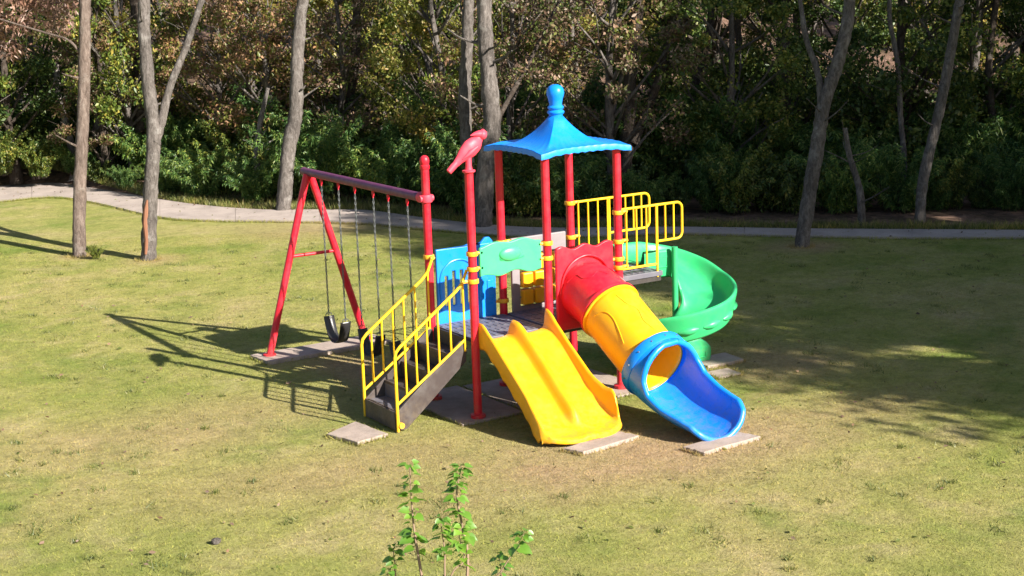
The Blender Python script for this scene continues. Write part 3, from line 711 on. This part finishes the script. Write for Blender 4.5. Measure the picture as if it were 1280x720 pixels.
# ------------------------------------------------------------------ vegetation
def leaf_cloud(cen_, rad_, n_per, size, seed, asp=.5, droop=.0, jitter=.35):
    g = np.random.default_rng(seed); P = []
    for c, r, n in zip(cen_, rad_, n_per):
        d = g.normal(size=(n, 3)); d /= np.linalg.norm(d, axis=1)[:, None]; q = r*g.random(n)**.45
        p = np.asarray(c)+d*q[:, None]*np.array([1, 1, .75]); P.append(p)
    P = np.concatenate(P); n = len(P)
    ax = g.normal(size=(n, 3)); ax[:, 2] -= droop; ax /= np.linalg.norm(ax, axis=1)[:, None]
    up = g.normal(size=(n, 3)); up[:, 2] += .8; sd = np.cross(ax, up); sd /= np.linalg.norm(sd, axis=1)[:, None]+1e-9; nn_ = np.cross(sd, ax)
    L = size*(1+jitter*g.normal(size=n)).clip(.4, 1.9); W = L*asp
    a = P; b = P+ax*(L*.45)[:, None]+sd*(W*.5)[:, None]+nn_*(W*.16)[:, None]; c = P+ax*L[:, None]; d = P+ax*(L*.45)[:, None]-sd*(W*.5)[:, None]+nn_*(W*.16)[:, None]
    V = np.stack([a, b, c, d], 1).reshape(-1, 3); k = np.arange(n)*4
    T = np.stack([np.stack([k, k+1, k+2], 1), np.stack([k, k+2, k+3], 1)], 1).reshape(-1, 3)
    return V, T
def crown_pair(seed, wid, z0, z1, nclump, nleaf, size, mt, trunk_top=None, asp=.5, droop=.2, limb_mt=None):
    """crown mesh and limb mesh, round the z axis"""
    r = random.Random(seed); cs, rs, ns = [], [], []; limbs = MB()
    for i in range(nclump):
        th = r.uniform(0, 2*math.pi); h = r.random(); z = z0+(z1-z0)*h; env = wid*(.55+.45*math.sin(math.pi*min(1, max(0, .15+.8*h))))
        rad = env*math.sqrt(r.uniform(.05, 1)); c = Vector((rad*math.cos(th), rad*math.sin(th), z)); cs.append(c); rs.append(r.uniform(.35, .8)*wid*.36); ns.append(int(nleaf/nclump*r.uniform(.4, 1.7)))
        if i % 2 == 0:
            zb_ = max(.5, z-rad*r.uniform(.5, 1.0)-.2); a = Vector((0, 0, zb_)); mid = a.lerp(c, .5)+Vector((r.uniform(-.2, .2), r.uniform(-.2, .2), r.uniform(-.1, .25)))
            limbs.tube(spline([a, mid, c+Vector((r.uniform(-.2, .2), r.uniform(-.2, .2), .2))], 3), [.05*wid/2.5*(1-k/7)+.006 for k in range(7)], 5)
            for q in range(2):
                e = c+Vector((r.uniform(-.6, .6), r.uniform(-.6, .6), r.uniform(-.3, .6))); limbs.tube([mid, mid.lerp(e, .5)+Vector((0, 0, .08)), e], [.016, .011, .004], 4)
    V, T = leaf_cloud(cs, rs, ns, size, seed, asp, droop); return np_mesh('crown', V, T, mt), limbs
# trunk (part) built straight into a mesh, with flare and knobbly surface
def trunk_mb(pts, r0, r1, seed=0, n=12, k=6):
    P = spline(pts, k); N = len(P); rg = random.Random(seed); rad = []
    for i in range(N):
        t = i/(N-1); rad.append((r0+(r1-r0)*t)*(1+.55*max(0, 1-t*N/3.5)**2)*(1+.06*rg.uniform(-1, 1)))
    mb = MB(); mb.tube(P, rad, n, jit=.085, rng=rg); return mb
def mk(name, mb, mt):
    me = bpy.data.meshes.new(name); me.from_pydata(mb.v, [], mb.f); me.materials.append(mt); me.polygons.foreach_set('use_smooth', [True]*len(me.polygons)); return me

# crown kinds: (crown mesh, limb mesh)
KIND = {}
for key, sd, wid, z0, z1, nc, nl, sz, mt, asp, lm in (
    ('dark', 1, 2.4, 1.2, 7.5, 66, 19000, .10, 'leaf_dark', .55, 'bark_dark'), ('dark2', 2, 2.0, .7, 6.5, 54, 17000, .095, 'leaf_dark', .6, 'bark_dark'),
    ('mid', 3, 2.3, 1.6, 7.5, 50, 15000, .10, 'leaf_mid', .55, 'bark_grey'), ('yellow', 4, 2.2, 1.8, 7.5, 46, 13000, .10, 'leaf_yellow', .55, 'bark_grey'),
    ('brown', 5, 2.2, 1.6, 7.0, 46, 12000, .10, 'leaf_brown', .5, 'bark_grey'), ('brown2', 6, 1.8, 1.0, 6.0, 40, 10500, .09, 'leaf_brown', .5, 'bark_dark')):
    cm, lb = crown_pair(sd, wid, z0, z1, nc, nl, sz, M[mt], asp=asp); KIND[key] = (cm, mk('limbs', lb, M[lm]), M[lm])
    tr = trunk_mb([(0, 0, -.3), (.1*math.sin(sd), .08*math.cos(sd), 1.6), (-.12*math.sin(sd*2), .1, 3.4), (.1, -.1*math.cos(sd), 5.2), (0, 0, z1-.6)], .13, .04, sd); KIND[key] += (mk('trunk', tr, M[lm]),)
HI = crown_pair(11, 3.2, -2.0, 3.4, 70, 15000, .14, M['leaf_mid']); HI = (HI[0], mk('limbs', HI[1], M['bark_grey']))      # high crowns of the tall trees
HS = crown_pair(13, 3.4, -2.6, 3.4, 90, 24000, .20, M['leaf_mid']); HS = (HS[0], mk('limbs', HS[1], M['bark_grey']))
HI2 = crown_pair(12, 2.6, -1.8, 3.0, 52, 9500, .12, M['leaf_yellow']); HI2 = (HI2[0], mk('limbs', HI2[1], M['bark_grey']))

def part(name, me, parent, loc=(0, 0, 0), rz=0, sc=1):
    o = bpy.data.objects.new(name, me); COL.objects.link(o); o.parent = parent; o.location = loc; o.rotation_euler = (0, 0, rz); o.scale = (sc, sc, sc) if not hasattr(sc, '__len__') else sc; return o

def px_tree(label, base, pts, depth, r0, r1, mt, forks=(), high=None, group=None, stub=False):
    """trunk drawn through points seen at a constant depth, continued up to its crown"""
    P = [pd(x, y, depth) for x, y in pts]; b = pd(*base, depth); gzv = hillz(b.x, b.y) if depth > 35.5 else 0
    b.z = gzv-.25
    t = thing('tree', label, 'tree', (b.x, b.y, max(0, gzv)), group)
    lean = (P[-1]-P[-2]).normalized() if len(P) > 1 else Vector((0, 0, 1)); rg = random.Random(int(base[0])+7)
    top = [] if stub else [P[-1]+lean*1.5+Vector((rg.uniform(-.3, .3), rg.uniform(-.3, .3), .3)), P[-1]+lean*3.4+Vector((0, 0, .8))]
    obj('trunk', trunk_mb([b]+P+top, r0, r1, int(base[0]), 14, 8), mt, t)
    full_ = [b]+P+top; sp_ = spline(full_, 8); tw_ = MB()
    for q in range(6):
        i_ = rg.randint(len(sp_)//3, len(sp_)-3); p_ = sp_[i_]; a_ = rg.uniform(0, 6.28); dr = Vector((math.cos(a_), math.sin(a_), rg.uniform(.1, .9))).normalized(); ln_ = rg.uniform(.15, .9)
        r_0 = r0*rg.uniform(.12, .22); tw_.tube(spline([p_, p_+dr*(r0+ln_*.4), p_+dr*(r0+ln_)+Vector((rg.uniform(-.15, .15), rg.uniform(-.15, .15), .12*ln_))], 3), [r_0*(1-.11*z_) for z_ in range(7)], 6)
    o_tw = obj('twigs', tw_, mt, t); o_tw['kind'] = 'stuff'
    for fk in forks:
        Q = [pd(x, y, depth+fk[2]*i) for i, (x, y) in enumerate(fk[0])]; Q.append(Q[-1]+(Q[-1]-Q[-2]).normalized()*1.6)
        obj('limb', trunk_mb(Q, fk[1], fk[1]*.55, 5, 10, 6), fk[3] if len(fk) > 3 else mt, t)
    if high:
        kind, dz, s = high; c = top[-1]-t.location
        part('crown', kind[0], t, (c.x, c.y, c.z+dz), rg.uniform(0, 6), s); part('branches', kind[1], t, (c.x, c.y, c.z+dz), 0, s)
    return t
bg_, br_, bd_, bl_ = M['bark_grey'], M['bark_red'], M['bark_dark'], M['bark_pale']
px_tree('straight reddish brown tree trunk on the lawn, leftmost of the two', (99, 322), [(99, 300), (100, 230), (104, 140), (106, 60), (106, 0)], 34.4, .145, .11, br_, high=(HI2, 3.4, .5), forks=[([(104, 70), (85, 50), (60, 42), (20, 30)], .03, .0)])
px_tree('forked grey tree on the lawn with an orange scar near its foot', (185, 326), [(186, 305), (188, 240), (192, 170), (186, 110), (180, 40), (180, 0)], 33.7, .165, .11, bg_, forks=[([(192, 178), (200, 160), (212, 110), (232, 60), (252, 0)], .10, .05)], high=(HI2, 3.4, .5))
px_tree('curving tree trunk behind the far end of the swing beam', (353, 264), [(356, 240), (362, 180), (370, 140), (371, 90), (374, 40), (379, 0)], 39.6, .19, .13, bg_, high=(HI2, 3.4, .5))
px_tree('short thin pale trunk left of the curving trunk behind the swings', (326, 256), [(325, 235), (321, 195), (326, 150), (335, 110)], 41.5, .12, .05, bl_, stub=True)
px_tree('grey trunk directly behind the roof and bird, rightmost of the pair', (603, 288), [(604, 270), (607, 210), (615, 160), (611, 100), (607, 50), (605, 0)], 36.2, .22, .15, bg_, forks=[([(616, 160), (635, 125), (655, 90), (680, 40), (700, 0)], .06, .35, bd_)], high=(HI2, 3.4, .5))
px_tree('slightly thinner grey trunk close left of the trunk behind the bird', (592, 284), [(588, 240), (583, 170), (581, 110), (584, 60), (586, 0)], 37.0, .16, .12, bg_, high=(HI2, 3.4, .5))
px_tree('leaning forked trunk on the shaded lawn to the right, its foot on the grass', (1002, 309), [(1004, 295), (1012, 240), (1022, 180), (1030, 130), (1045, 85), (1057, 40), (1062, 0)], 32.7, .155, .11, bg_, forks=[([(1028, 140), (1022, 90), (1008, 50), (1000, 0)], .075, .1)], high=(HI2, 3.4, .5))
px_tree('slender leaning grey trunk beyond the path at far right', (1149, 289), [(1150, 270), (1154, 225), (1168, 165), (1180, 110), (1190, 55), (1200, 0)], 34.6, .12, .09, bg_, high=(HI2, 3.4, .5))
px_tree('short bent trunk just beyond the path between the two leaning trunks', (1077, 289), [(1077, 270), (1074, 235), (1062, 195), (1056, 160)], 34.8, .10, .05, bg_, stub=True)
px_tree('thin upright stem with yellow leaves in the shade at upper right', (1130, 270), [(1130, 200), (1126, 150), (1122, 80), (1113, 30), (1112, 0)], 37.5, .07, .045, bg_)
px_tree('dark forked tree behind the right side of the blue roof', (778, 270), [(782, 210), (785, 150), (788, 90), (795, 30), (798, 0)], 38.5, .17, .12, bd_, forks=[([(790, 180), (808, 140), (826, 90), (838, 40), (848, 0)], .12, .1)], high=(HI2, 3.4, .5))
px_tree('pale leaning trunk in the woods left of the straight reddish trunk', (95, 240), [(92, 200), (84, 160), (74, 125), (70, 80)], 45.8, .13, .08, bl_, stub=True)
px_tree('pale curved trunk in the woods between the two lawn trees', (112, 235), [(116, 200), (122, 160), (128, 110), (134, 60)], 46.3, .15, .10, bl_, stub=True)
px_tree('thin dark trunk deep in the woods above the swings', (437, 250), [(440, 180), (437, 130), (444, 80), (446, 20)], 44, .13, .10, bd_)
px_tree('dark trunk in the woods behind the forked lawn tree', (176, 235), [(174, 200), (176, 150), (172, 90), (168, 0)], 45, .2, .12, bd_)
px_tree('thin dark trunk right of the one above the swings', (524, 255), [(522, 190), (526, 130), (520, 70), (530, 0)], 45, .12, .08, bd_)
px_tree('leaning dark trunk right of the yellow guard rails', (865, 275), [(868, 220), (858, 160), (868, 110), (885, 50), (890, 0)], 42, .11, .08, bd_)
px_tree('dark slanting trunk in the deep shade left of the leaning lawn tree', (905, 278), [(900, 220), (912, 160), (925, 100), (922, 30)], 41, .1, .07, bd_)
px_tree('thin dark trunk at the right edge of the woods', (1235, 280), [(1232, 220), (1240, 150), (1236, 80), (1245, 0)], 39, .1, .07, bd_)
# orange scar on the forked tree
t_ = next(o for o in COL.objects if o.get('label', '').startswith('forked grey tree'))
mo, n, l, b = mat('exposed wood'); b.inputs['Base Color'].default_value = (.20, .085, .045, 1); b.inputs['Roughness'].default_value = .8
mb = MB(); q0 = [pd(x, y, 33.56) for x, y in ((182, 318), (183.5, 300), (181.5, 280), (182.5, 262), (184, 250))]; mb.tube(q0, [.03, .05, .055, .05, .02], 8); obj('bark_scar', mb, mo, t_)

def pathdepth(px):
    return interp(px, [(-160, 41), (0, 43.5), (75, 44), (200, 41.5), (330, 39.8), (460, 39.2), (580, 36.9), (700, 35.9), (870, 35.8), (1280, 34.9), (1420, 34.6), (1800, 33.6)])
# generic forest trees, in bands of depth
rg = random.Random(21)
def forest_tree(px, depth, kind, label, group, sc=1.0):
    depth = max(depth, pathdepth(px)+2.2)
    p = pd(px, 250, depth); z = hillz(p.x, p.y) if depth > 34 else 0
    t = thing('tree', label, 'tree', (p.x, p.y, z-.05), group); rz = rg.uniform(0, 6.28); cm, lm, mt, tm = KIND[kind]
    s = sc*rg.uniform(.85, 1.15); part('trunk', tm, t, rz=rz, sc=s); part('crown', cm, t, rz=rz, sc=(s, s, s*rg.uniform(.9, 1.15))); part('branches', lm, t, rz=rz, sc=s)
LAB = {'dark': 'dark green leafy tree', 'dark2': 'low bushy dark green tree', 'mid': 'mid green leafy tree', 'yellow': 'yellow green autumn tree', 'brown': 'tree of dry brown leaves', 'brown2': 'low tree of withered leaves'}
MARK = [(40, 'at the left picture edge'), (140, 'behind the straight reddish trunk'), (230, 'behind the forked lawn tree'), (310, 'right of the forked lawn tree'), (390, 'behind the curving trunk'), (470, 'behind the swing beam'), (560, 'left of the bird'), (640, 'behind the bird'),
        (740, 'behind the blue roof'), (830, 'behind the yellow guard rails'), (920, 'beyond the spiral slide'), (990, 'left of the leaning shaded tree'), (1050, 'behind the leaning shaded tree'), (1120, 'behind the short bent trunk'), (1200, 'behind the slender far right trunk'), (1300, 'at the right picture edge'), (9999, 'beyond the right picture edge')]
def where(px): return next(t for x, t in MARK if px < x)
USED = set()
def band(dl, dh, xs, kinds, tier, sc=1.0, jx=28):
    for i, px in enumerate(xs):
        px += rg.uniform(-jx, jx)
        for _ in range(12):
            k = kinds(px); lb = f'{LAB[k]} {tier} {where(px)}'
            if lb not in USED: break
        USED.add(lb); forest_tree(px, rg.uniform(dl, dh), k, lb, 'trees of the wood beyond the path', sc)
def kfront(px):
    if px < 260: return rg.choice(['mid', 'yellow', 'brown', 'brown2', 'dark2', 'mid'])
    if px < 560: return rg.choice(['brown', 'yellow', 'mid', 'brown2', 'mid'])
    if px < 900: return rg.choice(['dark', 'mid', 'dark2', 'brown', 'yellow'])
    return rg.choice(['dark', 'dark2', 'mid', 'mid', 'yellow'])
def kback(px): return rg.choice(['brown', 'yellow', 'yellow', 'brown2', 'mid', 'dark2'])
band(42.5, 46, range(-60, 560, 85), kfront, 'in the front wood', .95)
band(38.5, 42, range(560, 1640, 90), kfront, 'in the front wood', .95)
band(47, 53, range(-60, 1640, 95), kfront, 'in the middle wood', 1.1)
band(56, 68, range(-60, 1640, 110), kback, 'in the deep wood', 1.3)
band(74, 95, range(-160, 1640, 125), kback, 'on the far slope', 1.5)
# dead pinkish branches hanging in at top left
t = thing('tree', 'tree with drooping dead pinkish foliage at the top left corner', 'tree', (*pd(-75, 250, 37).xy, .0))
cs = [pd(rg.uniform(-30, 92), rg.uniform(-70, 62) - (0), rg.uniform(35.5, 37.5)) for _ in range(34)]; cs = [c-t.location for c in cs]
V, T = leaf_cloud(cs, [.36]*len(cs), [170]*len(cs), .13, 77, .28, .9); part('crown', np_mesh('crown', V, T, M['leaf_pink']), t)
mb = MB(); mb.tube(spline([(0, 0, -.2), (.1, 0, 2), (-.3, .2, 4), (-.2, 0, 7)], 5), [.12-.004*i for i in range(16)], 9); part('trunk', mk('trunk', mb, bd_), t)
mb = MB()
for i, c in enumerate(cs):
    if i % 2 == 0: mb.tube([(-.25, .1, min(6.8, c.z+.6)), c*.5+Vector((0, 0, c.z*.5+.3)), c], [.03, .02, .006], 5)
part('branches', mk('branches', mb, bd_), t)

# tall trees beside the lawn, right of the frame, that shade its far corner
SH = [(13.4, -17.0, 8), (15.2, -12.2, 8.0), (16.2, -12.5, 11), (16.3, -7.6, 10.5), (18.2, -14.5, 8), (19, -10, 10), (20.5, -7, 12), (22, -3, 12), (17, -19.5, 8), (24, -9, 10), (21.5, -17, 10), (17.5, -11, 9.5), (16.4, -14.8, 8.5)]
for i, (x, y, h) in enumerate(SH):
    t = thing('tree', 'tall leafy tree standing beside the lawn to the right', 'tree', (x, y, 0), 'tall trees to the right of the lawn')
    tm = KIND['mid'][3]; part('trunk', tm, t, sc=(1.6, 1.6, h/6.5)); s = rg.uniform(.95, 1.1); part('crown', HS[0], t, (0, 0, h), rg.uniform(0, 6), s); part('branches', HS[1], t, (0, 0, h), 0, s)

# feathery undergrowth
def feather(seed, h, w_, nst, nper, ln, wd, mt):
    g = np.random.default_rng(seed); Vs, Ts = [], []; k = 0; stems = MB()
    P = []; AX = []
    for s in range(nst):
        th = g.uniform(0, 2*math.pi); rr0 = g.uniform(0, w_*.35); b = np.array([rr0*math.cos(th), rr0*math.sin(th), 0]); hh = h*g.uniform(.45, 1.05); out = w_*g.uniform(.25, .9)
        th2 = th+g.normal()*.5; d = np.array([math.cos(th2), math.sin(th2), 0])
        def at(t): return b+d*out*t**1.8+np.array([0, 0, hh*(t-.18*t**3)])
        stems.tube([at(t) for t in (0, .35, .7, 1)], [.012, .009, .006, .003], 4)
        for q in range(nper):
            t = g.uniform(.12, 1.0); p = at(t); dd = d*.5+g.normal(size=3)*.75; dd[2] += .25-.3*t; P.append(p+g.normal(size=3)*.03); AX.append(dd)
    P = np.array(P); ax = np.array(AX); ax /= np.linalg.norm(ax, axis=1)[:, None]; n = len(P); L = ln*g.uniform(.6, 1.3, n); sd = np.cross(ax, g.normal(size=(n, 3))); sd /= np.linalg.norm(sd, axis=1)[:, None]
    a = P-sd*(wd*.3); b = P+ax*(L*.5)[:, None]+sd*wd*.6; c = P+ax*L[:, None]-np.array([0, 0, 1])*(L*.3)[:, None]; d_ = P+ax*(L*.5)[:, None]-sd*wd*.6
    V = np.stack([P, b, c, d_], 1).reshape(-1, 3); kk_ = np.arange(n)*4; T = np.stack([np.stack([kk_, kk_+1, kk_+2], 1), np.stack([kk_, kk_+2, kk_+3], 1)], 1).reshape(-1, 3)
    return np_mesh('foliage', V, T, mt), stems
FE = []
for sd, h, w_, ns, npr, ln, wd, mt in ((31, 2.3, 1.3, 54, 290, .125, .022, 'leaf_feather'), (32, 1.7, 1.2, 48, 270, .115, .021, 'leaf_feather'), (33, 2.0, 1.1, 44, 240, .085, .036, 'leaf_mid'), (34, 1.4, 1.0, 42, 210, .09, .038, 'leaf_dark')):
    f_, s_ = feather(sd, h, w_, ns, npr, ln, wd, M[mt]); FE.append((f_, mk('stems', s_, M['bark_dark'])))
def shrub(px, depth, k, sc, row='front'):
    p = pd(px, 250, depth); z = hillz(p.x, p.y); nm = ('tall feathery green shrub', 'low feathery green shrub', 'leafy bright green shrub', 'low dark leafy shrub')[k]
    for kk in (0, 1, 2, 3):
        k2 = (k+kk) % 4; nm = ('tall feathery green shrub', 'low feathery green shrub', 'leafy bright green shrub', 'low dark leafy shrub')[k2]; lb = f'{nm} in the {row} row {where(px)}'
        if lb not in USED: k = k2; break
    USED.add(lb); t = thing('shrub', lb, 'shrub', (p.x, p.y, z-.02), 'shrubs of the undergrowth beyond the path'); rz = rg.uniform(0, 6.28)
    part('foliage', FE[k][0], t, rz=rz, sc=sc); part('stems', FE[k][1], t, rz=rz, sc=sc)
for px in range(-60, 1600, 38):
    k = rg.choice([0, 0, 1, 1, 2]) if px < 620 else rg.choice([0, 1, 3, 3, 2]); shrub(px+rg.uniform(-12, 12), pathdepth(px)+(rg.uniform(1.3, 2.4) if px < 560 else rg.uniform(.9, 1.4)), k, rg.uniform(.5, 1.1) if px > 230 else rg.uniform(.4, .85))
for px in range(-60, 1600, 45):
    k = rg.choice([0, 0, 1, 2, 3]); shrub(px+rg.uniform(-20, 20), pathdepth(px)+rg.uniform(3.2, 5), k, rg.uniform(.75, 1.45), 'second')
for px in range(-80, 1620, 60):
    k = rg.choice([0, 2, 3]); shrub(px+rg.uniform(-20, 20), pathdepth(px)+rg.uniform(6, 9), k, rg.uniform(1.2, 1.7), 'back')

# grass verge beyond the path, and short blades over the lawn
def blades(P, h, wd, seed, name, mt, lean=.5):
    g = np.random.default_rng(seed); n = len(P); th = g.uniform(0, 2*math.pi, n); ln = g.normal(size=(n, 2))*lean
    H_ = h*g.uniform(.5, 1.3, n); s = np.stack([np.cos(th), np.sin(th), 0*th], 1)*(wd*.5)
    top = P+np.stack([ln[:, 0]*H_, ln[:, 1]*H_, H_], 1); V = np.stack([P-s, P+s, top], 1).reshape(-1, 3); T = np.arange(n*3).reshape(-1, 3)
    o = bpy.data.objects.new(name, np_mesh(name, V, T, mt)); COL.objects.link(o); return tag(o, kind='stuff')
g = np.random.default_rng(5)
P = []
E0 = np.array([[e.x, e.y] for e in edge]); n = 26000
i = g.integers(0, len(edge)-1, n); t = g.random(n)[:, None]; q = E0[i]*(1-t)+E0[i+1]*t; off_ = (g.random(n)**1.6)*np.where(i > len(edge)*.52, .55, 1.7)+.02
q = q+np.array([fh.x, fh.y])*off_[:, None]; z = np.array([hillz(a, b) for a, b in q])-.03
o = blades(np.column_stack([q, z]), .17, .018, 6, 'verge_grass', M['weed'], .45); tag(o, 'long pale green grass along the far edge of the path', 'grass')
n = 500000; dep = 14+(36-14)*g.random(n)**.8; lat = (g.random(n)*2-1)*(dep*.40)
G = np.array([CAM.x, CAM.y])+np.outer(dep, [fh.x, fh.y])+np.outer(lat, [rh.x, rh.y])
# keep off path and slabs
def inside(G, poly):
    x, y = G[:, 0], G[:, 1]; c = np.zeros(len(G), bool); n_ = len(poly)
    for a in range(n_):
        x0, y0 = poly[a]; x1, y1 = poly[(a+1) % n_]; m_ = ((y0 > y) != (y1 > y)) & (x < (x1-x0)*(y-y0)/(y1-y0+1e-12)+x0); c ^= m_
    return c
bad = inside(G, [(p.x, p.y) for p in bedge]+[(p.x+fh.x*30, p.y+fh.y*30) for p in reversed(bedge)])
for s_ in [o for o in COL.objects if o.get('category') == 'slab']:
    xs = [v.co.x+s_.location.x for v in s_.data.vertices]; ys = [v.co.y+s_.location.y for v in s_.data.vertices]
    k = len(xs)//2; bad |= inside(G, list(zip(xs[:k], ys[:k])))
G = G[~bad]
o = blades(np.column_stack([G, np.zeros(len(G))-.004]), .025, .0085, 8, 'lawn_grass', M['blade'], .8); tag(o, 'short mown yellow green grass over the lawn', 'grass')
EX = []
for s_ in [o for o in COL.objects if o.get('category') == 'slab']:
    vs = [v.co for v in s_.data.vertices]; k = len(vs)//2
    for a_ in range(k):
        for q in range(14):
            t_0 = g.random(); v = vs[a_].lerp(vs[(a_+1) % k], t_0); nrm_ = Vector((v.x, v.y, 0)).normalized(); EX.append((s_.location.x+v.x+nrm_.x*(.004+.05*g.random()**2), s_.location.y+v.y+nrm_.y*(.004+.05*g.random()**2), 0))
for e_ in bedge:
    pass
for a_, b_ in zip(bedge, bedge[1:]):
    for q in range(170):
        v = a_.lerp(b_, g.random())-fh*(.10*g.random()**2-.01); EX.append((v.x, v.y, 0))
for (tx, ty, rad) in [(o.location.x, o.location.y, .24) for o in COL.objects if o.get('category') == 'tree' and o.parent is None and (o.location-CAM).dot(cF) < 35.5 and abs(o.location.z) < .01]:
    for q in range(260):
        a_ = g.random()*6.283; rr_ = rad*(.7+.5*g.random()); EX.append((tx+math.cos(a_)*rr_, ty+math.sin(a_)*rr_, 0))
o = blades(np.array(EX), .065, .010, 18, 'edge_grass', M['blade'], .6); tag(o, 'longer grass left along slab edges, path edge and tree feet', 'grass')
n = 300; dep = 14.5+20*g.random(n); lat = (g.random(n)*2-1)*(dep*.33); Gc = np.array([CAM.x, CAM.y])+np.outer(dep, [fh.x, fh.y])+np.outer(lat, [rh.x, rh.y])
ok = ~inside(Gc, [(-2, -3.2), (5, -3.2), (5, 5.3), (-2, 5.3)]) & ~inside(Gc, [(p.x, p.y) for p in bedge]+[(p.x+fh.x*30, p.y+fh.y*30) for p in reversed(bedge)]); Gc = Gc[ok]
Gc = np.repeat(Gc, 30, 0)+g.normal(size=(len(Gc)*30, 2))*np.repeat(g.uniform(.03, .10, len(Gc)), 30)[:, None]
o = blades(np.column_stack([Gc, np.zeros(len(Gc))]), .055, .013, 19, 'grass_tufts', M['weed'], .7); tag(o, 'small uneven grass tufts and weeds dotted over the lawn', 'grass')
# fallen leaves scattered on the lawn
n = 900; dep = 15+19*g.random(n); lat = (g.random(n)*2-1)*(dep*.33); Gf = np.array([CAM.x, CAM.y])+np.outer(dep, [fh.x, fh.y])+np.outer(lat, [rh.x, rh.y])
pi_ = g.integers(0, len(edge)-1, 420); pt_ = g.random(420)**1.5
Gp = [(edge[i_].lerp(bedge[i_], t_)) for i_, t_ in zip(pi_, pt_)]
V, T = leaf_cloud([(a, b, .03) for a, b in Gf]+[(v.x+.5*math.sin(k_), v.y+.5*math.cos(k_*1.7), .06) for k_, v in enumerate(Gp)], [.01]*(n+420), [1]*(n+420), .055, 9, .6, 0); V[:n*4, 2] = np.clip(V[:n*4, 2], .012, .05); V[n*4:, 2] = np.clip(V[n*4:, 2], .06, .085)
o = bpy.data.objects.new('fallen_leaves', np_mesh('fallen_leaves', V, T, M['leaf_brown'])); COL.objects.link(o); tag(o, 'small dry leaves scattered over the grass', 'leaves', kind='stuff')

# weed clump between the two lawn trees and tufts by trunks
def tuft(px, pyy, lb, sc=1, k=2):
    p = gz(px, pyy); t = thing('weed_clump', lb, 'weed', (p.x, p.y, 0)); part('foliage', FE[k][0], t, rz=px, sc=sc*.16); part('stems', FE[k][1], t, rz=px, sc=sc*.16)
tuft(120, 324, 'small weed clump on the grass between the two left lawn trees', 1.1)
tuft(676, 549, 'tiny green weed beside the lower corner of the yellow slide', .7)
tuft(655, 402 if False else 470, 'small green tuft in the shade under the climbing frame', .6) if False else None

# ------------------------------------------------------------------ young tree rising in the foreground
fd = 7.6
base = pd(560, 720, fd); base.z = 0
yt = thing('young_tree', 'slender young tree top with bright green leaves in the foreground', 'young tree', (base.x, base.y, 0))
tw, n, l, b = mat('twig bark'); b.inputs['Base Color'].default_value = (.22, .15, .10, 1); b.inputs['Roughness'].default_value = .8
fork = pd(560, 930, fd); mb = MB(); mb.tube(spline([base, base.lerp(fork, .5)+Vector((.04, .02, 0)), fork], 5), [.035-.0015*i for i in range(11)], 10); obj('trunk', mb, tw, yt)
def leaf_mesh():
    # heart-shaped leaf with folded midrib, ten vertices
    mid = [(0, 0, 0), (0, .35, -.02), (0, .7, -.06), (0, 1, -.16)]; rt = [(.30, -.06, .06), (.46, .22, .09), (.36, .55, .05), (.13, .84, -.06)]
    vs = mid+rt+[(-x, y, z) for x, y, z in rt]; fs = [(0, 4, 5, 1), (1, 5, 6, 2), (2, 6, 7, 3), (0, 1, 9, 8), (1, 2, 10, 9), (2, 3, 11, 10)]
    me = bpy.data.meshes.new('leaf'); me.from_pydata(vs, [], fs); me.materials.append(M['leaf_fresh']); me.polygons.foreach_set('use_smooth', [True]*6); return me
LM = leaf_mesh(); rl = random.Random(8)
def add_leaf(p, dirv, size):
    o = bpy.data.objects.new('leaf', LM); COL.objects.link(o); o.parent = yt; o.location = p-yt.location
    q = dirv.to_track_quat('Y', 'Z'); o.rotation_mode = 'QUATERNION'; o.rotation_quaternion = q @ Matrix.Rotation(rl.uniform(-.7, .7), 3, 'Y').to_quaternion(); o.scale = (size*rl.uniform(.72, 1),)*2+(size,)
def stem(pts, r0, nleaf, smin, smax, dd=0, start=.0):
    P = [pd(x, y, fd+dd) for x, y in pts]; P = [fork]+P; Q = spline(P, 8); N = len(Q); mb = MB(); mb.tube(Q, [r0*(1-.8*i/(N-1)) for i in range(N)], 6); obj('stem', mb, tw, yt)
    first = int(N*start)
    for i in range(nleaf):
        k = min(N-1, max(first, first+(N-1-first)*i/(nleaf-1)+rl.uniform(-1.2, 1.2))); k0 = int(min(k, N-2)); p = Q[k0].lerp(Q[k0+1], k-k0); th = i*2.4+rl.uniform(-1.2, 1.2)
        dv = (cR*math.cos(th)+cF*math.sin(th)*.8+Vector((0, 0, rl.uniform(-.35, .4)))).normalized(); s = rl.uniform(smin*.75, smax*1.05)*(1.1-.3*i/nleaf)
        e = p+dv*.018; mb2 = None; add_leaf(e, (dv+Vector((0, 0, -.25))).normalized(), s)
stem([(527, 720), (518, 665), (514, 620), (512, 580)], .009, 52, 0.044, 0.071, 0, .35)
stem([(584, 720), (578, 660), (571, 620), (575, 592), (577, 582)], .009, 58, 0.046, 0.074, .1, .35)
stem([(556, 720), (556, 690), (552, 660), (553, 645)], .006, 35, 0.041, 0.063, .05, .45)
stem([(560, 740), (580, 700), (574, 670), (580, 655)], .006, 31, 0.041, 0.063, -.15, .45)
stem([(500, 740), (494, 706), (492, 690), (494, 678)], .005, 20, 0.039, 0.055, .1, .55)
stem([(482, 745), (484, 720), (488, 708)], .004, 11, 0.034, 0.052, .1, .6)
stem([(620, 740), (626, 712), (622, 690)], .005, 15, 0.040, 0.057, .15, .6)
stem([(612, 745), (628, 712), (642, 690), (652, 672), (656, 664)], .005, 22, 0.046, 0.076, .1, .6)
